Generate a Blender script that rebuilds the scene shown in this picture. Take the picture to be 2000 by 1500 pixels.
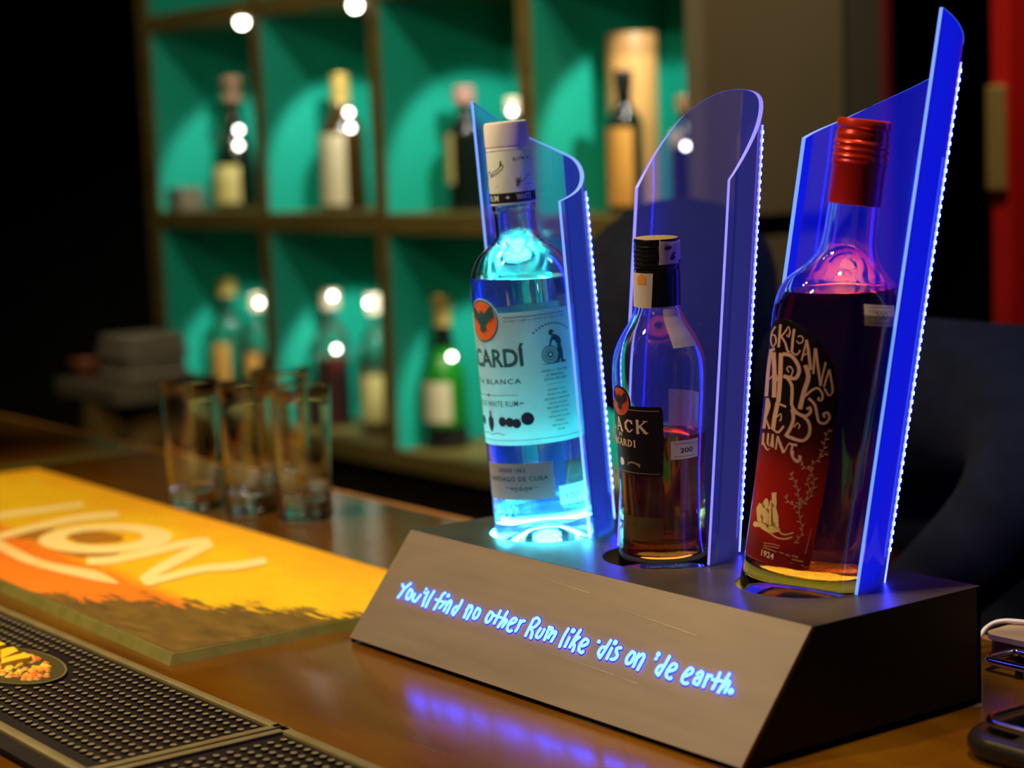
import bpy, bmesh, math, random
from mathutils import Vector, Matrix
from mathutils.geometry import tessellate_polygon

for o in list(bpy.data.objects):
    bpy.data.objects.remove(o)
SC = bpy.context.scene
COL = SC.collection
random.seed(7)
PI = math.pi

# ------------------------------------------------------------------ camera
cam_d = bpy.data.cameras.new('camera')
cam = bpy.data.objects.new('camera', cam_d)
COL.objects.link(cam)
cam.matrix_world = Matrix(((0.594689, -0.075136, 0.800437, 1.318341),
                           (0.803086, 0.101817, -0.587099, -0.795175),
                           (-0.037386, 0.991962, 0.120890, 0.388222),
                           (0, 0, 0, 1)))
cam_d.sensor_width = 36.0
cam_d.lens = 3875.0 / 2000 * 36
cam_d.clip_start = 0.05
cam_d.dof.use_dof = True
cam_d.dof.focus_distance = 1.40
cam_d.dof.aperture_fstop = 4.2
SC.camera = cam

# ------------------------------------------------------------------ world, exposure
w = bpy.data.worlds.new('world')
SC.world = w
w.use_nodes = True
w.node_tree.nodes['Background'].inputs[0].default_value = (0.9, 0.7, 0.5, 1)
w.node_tree.nodes['Background'].inputs[1].default_value = 0.0025
SC.view_settings.view_transform = 'Standard'
SC.view_settings.look = 'None'
SC.view_settings.exposure = 0.0
SC.view_settings.gamma = 1.0
SC.view_settings.use_curve_mapping = False
cy = SC.cycles
cy.max_bounces = 18
cy.transmission_bounces = 16
cy.transparent_max_bounces = 24
cy.glossy_bounces = 6
cy.diffuse_bounces = 3
cy.sample_clamp_indirect = 60.0
cy.blur_glossy = 0.6

# ------------------------------------------------------------------ room lights
def lamp(name, kind, loc, target, power, color, size=0.1, angle=60, blend=0.3):
    d = bpy.data.lights.new(name, kind)
    d.energy = power
    d.color = color
    if kind == 'AREA':
        d.shape = 'DISK'
        d.size = size
        d.spread = math.radians(angle)
    else:
        d.shadow_soft_size = size
    if kind == 'SPOT':
        d.spot_size = math.radians(angle)
        d.spot_blend = blend
    o = bpy.data.objects.new(name, d)
    COL.objects.link(o)
    o.location = loc
    o.rotation_euler = (Vector(target) - Vector(loc)).to_track_quat('-Z', 'Y').to_euler()
    return o
WARM = (1.0, 0.72, 0.36)
lamp('bar_pendant', 'SPOT', (-0.55, -0.35, 1.45), (-0.40, 0.02, 0.0), 84, WARM, 0.05, 66, 0.6)
lamp('bar_downlight', 'SPOT', (-0.02, -0.85, 1.35), (0.15, 0.0, 0.05), 62, (1.0, 0.74, 0.46), 0.05, 60, 0.7)
lamp('shelf_spot', 'SPOT', (-0.95, 0.30, 1.78), (-1.95, 1.4, 0.12), 44, (1.0, 0.88, 0.66), 0.03, 75, 0.5)
lamp('shelf_spot', 'SPOT', (-0.75, -0.25, 1.15), (-1.95, 1.4, 0.1), 18, (1.0, 0.82, 0.50), 0.03, 60, 0.5)
lamp('bar_downlight', 'SPOT', (0.43, 0.16, 1.55), (0.58, 0.14, 0.0), 75, (1.0, 0.74, 0.42), 0.05, 27, 0.7)
lamp('added_wall_fill', 'SPOT', (-0.25, 0.75, 1.75), (-0.98, 1.4, 0.55), 22, (1.0, 0.80, 0.52), 0.1, 50, 0.9)  # unseen fill added to brighten the shelf's end panel and wall
lamp('added_red_fill', 'SPOT', (-0.35, 0.95, 1.7), (-0.55, 1.6, 0.35), 48, (1.0, 0.8, 0.6), 0.08, 70, 0.8)  # unseen lamp added to bring up the red wall and frame
lamp('added_rim_light', 'SPOT', (0.75, 1.35, 1.25), (0.05, 0.68, 0.1), 36.0, (0.40, 0.62, 1.0), 0.1, 50, 0.8)  # invented cool light that gives the person a bluish rim

# a small light under the front edge of each pigeonhole
for zt, zb in ((0.652, 0.265), (0.215, -0.185)):
    for xr in (-2.377, -1.934, -1.460, -1.030):
        lamp('pigeonhole_light', 'SPOT', (xr, 1.272, zt), (xr - 0.34, 1.47, zb + 0.03), 6.8, (0.92, 1.0, 0.90), 0.008, 56, 0.35)

# ------------------------------------------------------------------ helpers
def smooth(me, ang=35):
    me.polygons.foreach_set('use_smooth', [True] * len(me.polygons))
    me.set_sharp_from_angle(angle=math.radians(ang))

def mesh(name, vs, fs, m, parent=None, sm=None):
    me = bpy.data.meshes.new(name)
    me.from_pydata([tuple(v) for v in vs], [], [tuple(f) for f in fs])
    me.update()
    bm = bmesh.new(); bm.from_mesh(me)
    bmesh.ops.recalc_face_normals(bm, faces=bm.faces)
    bm.to_mesh(me); bm.free()
    if sm is not None: smooth(me, sm)
    o = bpy.data.objects.new(name, me)
    COL.objects.link(o)
    if m: me.materials.append(m)
    if parent: o.parent = parent
    return o

def join(*parts):
    V, F = [], []
    for v, f in parts:
        n = len(V); V += list(v); F += [tuple(i + n for i in q) for q in f]
    return V, F

def box(x0, x1, y0, y1, z0, z1, b=0.0):
    if b <= 0:
        v = [(x, y, z) for z in (z0, z1) for y in (y0, y1) for x in (x0, x1)]
        return v, [(0, 2, 3, 1), (4, 5, 7, 6), (0, 1, 5, 4), (2, 6, 7, 3), (0, 4, 6, 2), (1, 3, 7, 5)]
    bm = bmesh.new()
    bmesh.ops.create_cube(bm, size=1)
    for q in bm.verts:
        q.co = Vector(((x0 + x1) / 2 + q.co.x * (x1 - x0), (y0 + y1) / 2 + q.co.y * (y1 - y0), (z0 + z1) / 2 + q.co.z * (z1 - z0)))
    bmesh.ops.bevel(bm, geom=bm.edges[:], offset=b, segments=2, profile=0.5, affect='EDGES')
    r = [tuple(q.co) for q in bm.verts], [tuple(q.index for q in f.verts) for f in bm.faces]
    bm.verts.index_update(); r = [tuple(q.co) for q in bm.verts], [tuple(q.index for q in f.verts) for f in bm.faces]
    bm.free()
    return r

def lathe(prof, n=64, cx=0, cy_=0, cz=0):
    vs, fs, rings = [], [], []
    for r, z in prof:
        if r < 1e-6:
            rings.append([len(vs)]); vs.append((cx, cy_, cz + z))
        else:
            rings.append(list(range(len(vs), len(vs) + n)))
            vs += [(cx + r * math.cos(2 * PI * i / n), cy_ + r * math.sin(2 * PI * i / n), cz + z) for i in range(n)]
    for a, b in zip(rings, rings[1:]):
        for i in range(n):
            j = (i + 1) % n
            if len(a) == 1 and len(b) == 1: continue
            if len(a) == 1: fs.append((a[0], b[i], b[j]))
            elif len(b) == 1: fs.append((a[i], a[j], b[0]))
            else: fs.append((a[i], a[j], b[j], b[i]))
    return vs, fs

def crom(pts, k=4, closed=False):
    """smooth curve through points of any dimension"""
    n = len(pts)
    if n < 3: return [tuple(p) for p in pts]
    out = []
    for i in range(n if closed else n - 1):
        p0 = pts[(i - 1) % n] if closed or i > 0 else pts[0]
        p1, p2 = pts[i], pts[(i + 1) % n]
        p3 = pts[(i + 2) % n] if closed or i < n - 2 else pts[-1]
        for s in range(k):
            t = s / k
            out.append(tuple(0.5 * (2 * b + (c - a) * t + (2 * a - 5 * b + 4 * c - d) * t * t + (3 * b - a - 3 * c + d) * t ** 3)
                             for a, b, c, d in zip(p0, p1, p2, p3)))
    if not closed: out.append(tuple(pts[-1]))
    return out

def tube(path, r, n=10, closed=False):
    path = [Vector(p) for p in path]
    vs, fs = [], []
    N = len(path)
    up = Vector((0.13, 0.21, 0.97))
    for i, p in enumerate(path):
        a = path[(i - 1) % N] if closed or i > 0 else path[0]
        b = path[(i + 1) % N] if closed or i < N - 1 else path[-1]
        t = (b - a).normalized()
        e1 = t.cross(up)
        if e1.length < 1e-4: e1 = t.cross(Vector((1, 0, 0)))
        e1.normalize(); e2 = e1.cross(t)
        rr = r[i] if isinstance(r, (list, tuple)) else r
        vs += [p + e1 * math.cos(2 * PI * k / n) * rr + e2 * math.sin(2 * PI * k / n) * rr for k in range(n)]
    for i in range(N if closed else N - 1):
        for k in range(n):
            l = (k + 1) % n; j = (i + 1) % N
            fs.append((i * n + k, i * n + l, j * n + l, j * n + k))
    if not closed:
        fs.append(tuple(range(n))[::-1]); fs.append(tuple((N - 1) * n + k for k in range(n)))
    return vs, fs

def interp(x, xs, ys):
    if x <= xs[0]: return ys[0]
    for a, b, c, d in zip(xs, xs[1:], ys, ys[1:]):
        if x <= b: return c + (d - c) * (x - a) / (b - a)
    return ys[-1]

def empty(name, loc=(0, 0, 0), rz=0.0):
    o = bpy.data.objects.new(name, None)
    COL.objects.link(o)
    o.empty_display_size = 0.05
    o.location = loc; o.rotation_euler = (0, 0, rz)
    return o

def tag(o, label, cat, group=None):
    o['label'] = label; o['category'] = cat
    if group: o['group'] = group
    return o

def structure(o):
    o['kind'] = 'structure'
    return o

def copy_tree(o):
    c = o.copy(); COL.objects.link(c)
    for ch in list(o.children):
        d = copy_tree(ch); d.parent = c; d.matrix_parent_inverse = ch.matrix_parent_inverse.copy()
    return c

# ------------------------------------------------------------------ materials
def mat(name, color=(0.5, 0.5, 0.5), rough=0.5, metal=0.0, spec=0.5, emit=None, estr=1.0, trans=0.0, ior=1.45, coat=0.0):
    m = bpy.data.materials.new(name)
    m.use_nodes = True
    b = m.node_tree.nodes['Principled BSDF']
    b.inputs['Base Color'].default_value = (*color, 1)
    b.inputs['Roughness'].default_value = rough
    b.inputs['Metallic'].default_value = metal
    b.inputs['Specular IOR Level'].default_value = spec
    b.inputs['Transmission Weight'].default_value = trans
    b.inputs['IOR'].default_value = ior
    b.inputs['Coat Weight'].default_value = coat
    if emit:
        b.inputs['Emission Color'].default_value = (*emit, 1)
        b.inputs['Emission Strength'].default_value = estr
    return m

def nodes(m):
    nt = m.node_tree
    return nt, nt.nodes, nt.links, nt.nodes['Principled BSDF']

def mixed(m, c2, scale=8.0, detail=4, lo=0.35, hi=0.65, stretch=None, bump=0.0, c1=None, rough=None):
    """break a material's colour up with noise"""
    nt, N, L, b = nodes(m)
    tc = N.new('ShaderNodeTexCoord'); mp = N.new('ShaderNodeMapping')
    L.new(tc.outputs['Object'], mp.inputs['Vector'])
    if stretch: mp.inputs['Scale'].default_value = stretch
    nz = N.new('ShaderNodeTexNoise'); nz.inputs['Scale'].default_value = scale; nz.inputs['Detail'].default_value = detail
    L.new(mp.outputs['Vector'], nz.inputs['Vector'])
    cr = N.new('ShaderNodeValToRGB')
    cr.color_ramp.elements[0].position = lo; cr.color_ramp.elements[1].position = hi
    cr.color_ramp.elements[0].color = b.inputs['Base Color'].default_value if c1 is None else (*c1, 1)
    cr.color_ramp.elements[1].color = (*c2, 1)
    L.new(nz.outputs['Fac'], cr.inputs['Fac'])
    L.new(cr.outputs['Color'], b.inputs['Base Color'])
    if rough:
        mr = N.new('ShaderNodeMapRange')
        mr.inputs['To Min'].default_value, mr.inputs['To Max'].default_value = rough
        L.new(nz.outputs['Fac'], mr.inputs['Value']); L.new(mr.outputs['Result'], b.inputs['Roughness'])
    if bump:
        bp = N.new('ShaderNodeBump'); bp.inputs['Strength'].default_value = bump; bp.inputs['Distance'].default_value = 0.002
        L.new(nz.outputs['Fac'], bp.inputs['Height']); L.new(bp.outputs['Normal'], b.inputs['Normal'])
    return m

def sheet_glass(name, tint, scatter, fac, rough=0.02, leak=None):
    """clear plastic sheet: light passes, a share scatters in the sheet, the skin mirrors"""
    m = bpy.data.materials.new(name); m.use_nodes = True
    nt = m.node_tree; N = nt.nodes; L = nt.links; N.clear()
    out = N.new('ShaderNodeOutputMaterial')
    tr = N.new('ShaderNodeBsdfTransparent'); tr.inputs[0].default_value = (*tint, 1)
    tl = N.new('ShaderNodeBsdfTranslucent'); tl.inputs[0].default_value = (*scatter, 1)
    df = N.new('ShaderNodeBsdfDiffuse'); df.inputs[0].default_value = (*scatter, 1)
    m1 = N.new('ShaderNodeMixShader'); m1.inputs[0].default_value = 0.5
    L.new(tl.outputs[0], m1.inputs[1]); L.new(df.outputs[0], m1.inputs[2])
    m2 = N.new('ShaderNodeMixShader'); m2.inputs[0].default_value = fac
    L.new(tr.outputs[0], m2.inputs[1]); L.new(m1.outputs[0], m2.inputs[2])
    gl = N.new('ShaderNodeBsdfGlossy'); gl.inputs['Roughness'].default_value = rough
    fr = N.new('ShaderNodeFresnel'); fr.inputs[0].default_value = 1.4
    m3 = N.new('ShaderNodeMixShader')
    L.new(fr.outputs[0], m3.inputs[0]); L.new(m2.outputs[0], m3.inputs[1]); L.new(gl.outputs[0], m3.inputs[2])
    res = m3.outputs[0]
    if leak:        # emission standing in for LED light guided in the sheet
        em = N.new('ShaderNodeEmission'); em.inputs[0].default_value = (*leak, 1)
        ad = N.new('ShaderNodeAddShader'); L.new(res, ad.inputs[0]); L.new(em.outputs[0], ad.inputs[1]); res = ad.outputs[0]
    L.new(res, out.inputs[0])
    return m

def paper(name, color, trans=0.35, rough=0.6):
    m = bpy.data.materials.new(name); m.use_nodes = True
    nt = m.node_tree; N = nt.nodes; L = nt.links; b = N['Principled BSDF']
    b.inputs['Base Color'].default_value = (*color, 1); b.inputs['Roughness'].default_value = rough
    tl = N.new('ShaderNodeBsdfTranslucent'); tl.inputs[0].default_value = (*color, 1)
    mx = N.new('ShaderNodeMixShader'); mx.inputs[0].default_value = trans
    L.new(b.outputs[0], mx.inputs[1]); L.new(tl.outputs[0], mx.inputs[2]); L.new(mx.outputs[0], N['Material Output'].inputs[0])
    return m

M = {}
M['floor'] = mixed(mat('floor_tiles', (0.03, 0.025, 0.02), 0.5), (0.05, 0.04, 0.03), 6)
M['wall'] = mixed(mat('olive_wall_paint', (0.022, 0.017, 0.008), 0.8), (0.027, 0.021, 0.010), 5)
M['end_panel'] = mixed(mat('olive_grey_end_panel', (0.15, 0.125, 0.062), 0.7), (0.165, 0.135, 0.07), 5)
M['wall_dark'] = mixed(mat('black_wall_paint', (0.012, 0.011, 0.010), 0.85), (0.018, 0.016, 0.014), 4)
M['red_paint'] = mixed(mat('red_door_paint', (0.55, 0.012, 0.008), 0.45), (0.45, 0.010, 0.006), 8)
M['red_dim'] = mat('dimmed_red_paint', (0.10, 0.004, 0.003), 0.6)  # door red darkened so that the jamb reads as dimly lit
M['brass'] = mat('old_brass', (0.55, 0.42, 0.12), 0.45, 0.6)
M['teal'] = mixed(mat('teal_back_panel', (0.008, 0.48, 0.33), 0.55), (0.012, 0.52, 0.38), 3)
M['shelf_wood'] = mixed(mat('olive_brown_shelf_wood', (0.17, 0.125, 0.025), 0.5), (0.24, 0.175, 0.045), 6, stretch=(1, 1, 5))
M['counter'] = mixed(mat('varnished_counter_wood', (0.10, 0.033, 0.002), 0.2, 0, 0.28), (0.175, 0.074, 0.0035), 5.0, 6, 0.3, 0.72, (1.0, 3.2, 1), rough=(0.12, 0.24))
M['counter_edge'] = mixed(mat('counter_edge_wood', (0.36, 0.15, 0.03), 0.35), (0.45, 0.2, 0.04), 20)
M['strip'] = mixed(mat('joint_strip_laminate', (0.12, 0.11, 0.02), 0.4), (0.16, 0.14, 0.03), 12)
M['cabinet'] = mixed(mat('dark_cabinet', (0.02, 0.012, 0.008), 0.6), (0.035, 0.02, 0.012), 6)
M['black_satin'] = mixed(mat('black_satin_lacquer', (0.006, 0.005, 0.005), 0.42, 0, 0.3), (0.010, 0.008, 0.007), 30, rough=(0.32, 0.46))
M['top_plate'] = mixed(mat('dark_plate_lacquer', (0.034, 0.030, 0.027), 0.33), (0.050, 0.043, 0.037), 25, rough=(0.28, 0.42))
M['brushed'] = mixed(mat('brushed_bronze_metal', (0.20, 0.165, 0.135), 0.5, 0.3), (0.235, 0.19, 0.15), 12, 8, 0.25, 0.75, (1, 10, 10), rough=(0.44, 0.54))
M['letter_glow'] = mat('lit_slogan', (0, 0, 0), 0.5, emit=(0.020, 0.056, 1.0), estr=21.0)
M['rim_glow'] = mat('blue_rim_halo', (0, 0, 0.1), 0.5, emit=(0.0, 0.0, 1.0), estr=0.95)
for q_, fac_, leak_ in ((0, .08, (.003, .007, .058)), (1, .06, (.005, .005, .032)), (2, .13, (.001, .002, .150))):
    M['acrylic%d' % q_] = sheet_glass('blue_lit_acrylic', (0.88, 0.88, 0.96), (0.08, 0.10, 1.0), fac_, leak=leak_)
for q_, c_ in enumerate(((.10, .36, 1.0), (.24, .22, 1.0), (.09, .32, 1.0))):
    M['acrylic_edge%d' % q_] = mat('light_guiding_edge', (0.2, 0.2, 0.9), 0.4, emit=c_, estr=1.0)
M['led'] = mat('led_tape', (0.8, 0.8, 0.9), 0.4, emit=(0.016, 0.021, 1.0), estr=46.0)
M['bead'] = mat('led_bead', (1, 1, 1), 0.4, emit=(0.08, 0.10, 1.0), estr=24.0)
M['glow_cyan'] = mat('cyan_base_light', (0.2, 0.5, 0.6), 0.4, emit=(0.14, 0.90, 1.0), estr=460.0)
M['glow_amber'] = mat('added_amber_glow', (0.5, 0.4, 0.1), 0.4, emit=(1.0, 0.72, 0.04), estr=22.0)
M['glow_dim'] = mat('added_dim_glow', (0.4, 0.35, 0.2), 0.4, emit=(1.0, 0.70, 0.14), estr=4.0)
M['hole'] = mat('hole_lining', (0.01, 0.01, 0.012), 0.6)
M['glass'] = mat('clear_bottle_glass', (0.97, 1.0, 0.99), 0.0, 0, 0.5, trans=1.0, ior=1.5)
M['tumbler'] = mat('clear_tumbler_glass', (0.99, 1.0, 0.98), 0.0, 0, 0.5, trans=1.0, ior=1.5)
M['white_rum'] = mat('clear_white_rum', (0.62, 1.0, 0.92), 0.0, 0, 0.5, trans=1.0, ior=1.36)
M['dark_rum'] = mat('amber_dark_rum', (0.74, 0.15, 0.025), 0.0, 0, 0.5, trans=1.0, ior=1.36)
M['red_rum'] = mat('deep_red_rum', (0.62, 0.13, 0.02), 0.0, 0, 0.5, trans=1.0, ior=1.36)
M['white_plastic'] = mat('white_cap_plastic', (0.82, 0.80, 0.76), 0.4)
M['label_white'] = paper('pale_label_paper', (0.64, 0.86, 0.86), 0.55)  # white paper, tinted cyan to carry the base light's glow
M['added_diffuser'] = paper('added_diffuser_film', (0.86, 0.90, 0.90), 0.85)
M['sleeve_white'] = paper('white_sleeve_film', (0.74, 0.80, 0.74), 0.25, 0.4)
M['label_grey'] = mat('grey_label_foil', (0.30, 0.33, 0.40), 0.4, 0.3)
M['ink_teal'] = mat('dark_teal_ink', (0.012, 0.085, 0.10), 0.6)
M['ink_navy'] = mat('navy_ink', (0.010, 0.035, 0.085), 0.6)
M['ink_black'] = mat('black_ink', (0.008, 0.008, 0.010), 0.5)
M['orange_red'] = mat('medallion_orange', (0.72, 0.13, 0.035), 0.5)
M['tag_white'] = paper('price_tag_paper', (0.78, 0.70, 0.70), 0.3)
M['black_label'] = mat('black_label_print', (0.006, 0.005, 0.006), 0.35)
M['cream_ink'] = mat('cream_ink', (0.62, 0.44, 0.30), 0.5)
M['gold_ink'] = mat('dull_gold_ink', (0.33, 0.24, 0.10), 0.4, 0.4)
M['dark_red_ink'] = mat('dark_red_ink', (0.45, 0.045, 0.012), 0.5)
M['cream_paper'] = paper('cream_tax_paper', (0.72, 0.62, 0.50), 0.3)
M['pink_paper'] = paper('back_label_paper', (0.75, 0.45, 0.38), 0.55)
M['ghost'] = sheet_glass('clear_sticker', (0.75, 0.72, 0.55), (0.25, 0.2, 0.08), 0.35)
M['black_cap'] = mat('black_cap_metal', (0.008, 0.008, 0.008), 0.25, 0.2)
M['warm_top'] = mat('cap_top_warm_light', (0.75, 0.55, 0.15), 0.4, 0.3)  # yellow stands for warm lamp light on the black cap's top
M['red_cap'] = mat('red_cap_metal', (0.62, 0.035, 0.015), 0.28, 0.45)
M['red_sleeve'] = mat('red_cap_sleeve', (0.40, 0.010, 0.010), 0.35, 0.2)
M['pink_ink'] = mat('dusty_pink_ink', (0.52, 0.30, 0.22), 0.5)
M['vine_ink'] = mat('muted_vine_ink', (0.42, 0.20, 0.12), 0.5)
M['sail_ink'] = mat('sail_cream_ink', (0.62, 0.42, 0.18), 0.5)
M['rubber'] = mixed(mat('black_bar_rubber', (0.008, 0.006, 0.006), 0.7, 0, 0.15), (0.012, 0.009, 0.009), 30)
M['nub'] = mat('worn_nub_rubber', (0.21, 0.175, 0.095), 0.5)
M['mat_border'] = mixed(mat('olive_rubber_border', (0.16, 0.13, 0.05), 0.5), (0.20, 0.165, 0.07), 40)
M['mat_yellow'] = mat('raised_yellow_rubber', (0.85, 0.60, 0.02), 0.5)
M['runner_rim'] = mixed(mat('olive_runner_rubber', (0.13, 0.12, 0.022), 0.6), (0.17, 0.155, 0.03), 60)
M['print_cream'] = mat('pale_yellow_print', (0.95, 0.76, 0.30), 0.6)
M['print_brown'] = mat('ochre_brown_print', (0.42, 0.17, 0.004), 0.6)
M['print_white'] = mixed(mat('cream_brush_print', (0.90, 0.60, 0.20), 0.6), (0.95, 0.70, 0.30), 40)
M['chrome'] = mat('polished_chrome', (0.75, 0.72, 0.68), 0.12, 1.0)
M['dark_metal'] = mat('dark_coated_wire', (0.05, 0.042, 0.035), 0.25, 0.7)
M['beige_card'] = mixed(mat('beige_wood_slab', (0.42, 0.29, 0.12), 0.5), (0.48, 0.34, 0.15), 12, stretch=(1, 6, 1))
M['dark_brown'] = mat('dark_brown_edge', (0.05, 0.028, 0.012), 0.5)
M['white_cord'] = mat('white_cord_plastic', (0.85, 0.80, 0.72), 0.4)
M['navy_cloth'] = mixed(mat('navy_cotton', (0.005, 0.008, 0.020), 0.95, 0, 0.2), (0.008, 0.012, 0.028), 40)
M['hair'] = mat('black_hair', (0.012, 0.010, 0.009), 0.5)
M['skin'] = mat('skin', (0.36, 0.20, 0.13), 0.5)
M['trousers'] = mat('black_trousers', (0.012, 0.012, 0.014), 0.9)

# ------------------------------------------------------------------ drawn shapes: slogan strokes on the panel, lettering on labels and mats (tenths of a degree, tenths of a millimetre)
SLOGAN= [[[294,588],[318,571],[342,556]],[[386,613],[349,560],[338,516],[328,475]],[[419,565],[417,523],[438,485],[471,491],[470,537],[451,562],[419,565]],[[507,541],[514,499],[553,479],[571,502],[582,545]],[[616,575],[618,571]],[[654,586],[662,523],[679,467]],[[721,603],[715,541],[724,465]],[[861,615],[842,597],[841,548],[837,466]],[[795,544],[889,543]],[[920,549],[908,520],[890,487]],[[954,553],[959,476]],[[956,529],[970,571],[998,545],[1004,466]],[[1105,595],[1110,535],[1095,466]],[[1099,541],[1063,526],[1066,486],[1095,466]],[[1214,572],[1229,472]],[[1211,534],[1237,575],[1267,549],[1270,466]],[[1325,568],[1319,519],[1344,484],[1373,502],[1372,545],[1352,567],[1325,568]],[[1487,569],[1480,519],[1502,484],[1529,497],[1536,538],[1519,566],[1487,569]],[[1592,597],[1594,549],[1596,493]],[[1542,552],[1643,549]],[[1672,605],[1669,540],[1659,475]],[[1670,507],[1690,546],[1717,538],[1704,484]],[[1769,520],[1809,545],[1811,570],[1775,570],[1754,526],[1767,482],[1800,466],[1823,478]],[[1858,567],[1872,519],[1868,482]],[[1868,532],[1879,566],[1905,573]],[[1989,605],[1992,535],[1997,470]],[[1986,602],[2025,622],[2063,595],[2044,553],[2008,537]],[[2009,537],[2048,508],[2064,465]],[[2112,553],[2104,497],[2133,480],[2153,503],[2154,554]],[[2194,581],[2212,480]],[[2196,549],[2218,582],[2239,562],[2241,501]],[[2245,533],[2275,563],[2291,542],[2289,484]],[[2392,606],[2387,537],[2399,464]],[[2448,547],[2452,475]],[[2519,620],[2507,554],[2502,481]],[[2545,571],[2509,525]],[[2509,525],[2540,498],[2550,460]],[[2616,514],[2652,537],[2641,566],[2607,565],[2589,524],[2605,481],[2642,465],[2653,478]],[[2860,608],[2854,541],[2844,469]],[[2849,551],[2810,543],[2805,500],[2844,469]],[[2907,557],[2912,476]],[[2991,577],[2956,566],[2968,542],[2996,517],[2986,489],[2953,481]],[[3112,573],[3095,523],[3118,483],[3150,498],[3154,543],[3139,570],[3112,573]],[[3185,570],[3193,476]],[[3186,538],[3220,578],[3246,555],[3246,465]],[[3361,576],[3359,568]],[[3468,612],[3465,536],[3455,467]],[[3462,543],[3422,527],[3419,489],[3455,467]],[[3529,514],[3573,538],[3566,569],[3531,567],[3512,517],[3530,477],[3565,466],[3577,475]],[[3692,513],[3731,543],[3726,571],[3693,569],[3672,516],[3685,475],[3719,464],[3741,472]],[[3783,547],[3804,571],[3829,558],[3835,483]],[[3828,536],[3789,517],[3792,485],[3827,481]],[[3877,562],[3887,480]],[[3881,519],[3890,557],[3914,562]],[[3969,597],[3973,540],[3973,482]],[[3933,541],[4020,549]],[[4049,607],[4041,541],[4035,471]],[[4049,507],[4062,559],[4088,551],[4086,483]]]
SDOTS= [[614,603,10],[914,601,15],[2450,601,17],[2754,577,12],[2912,602,17],[3360,606,15],[4133,500,19]]
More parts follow.
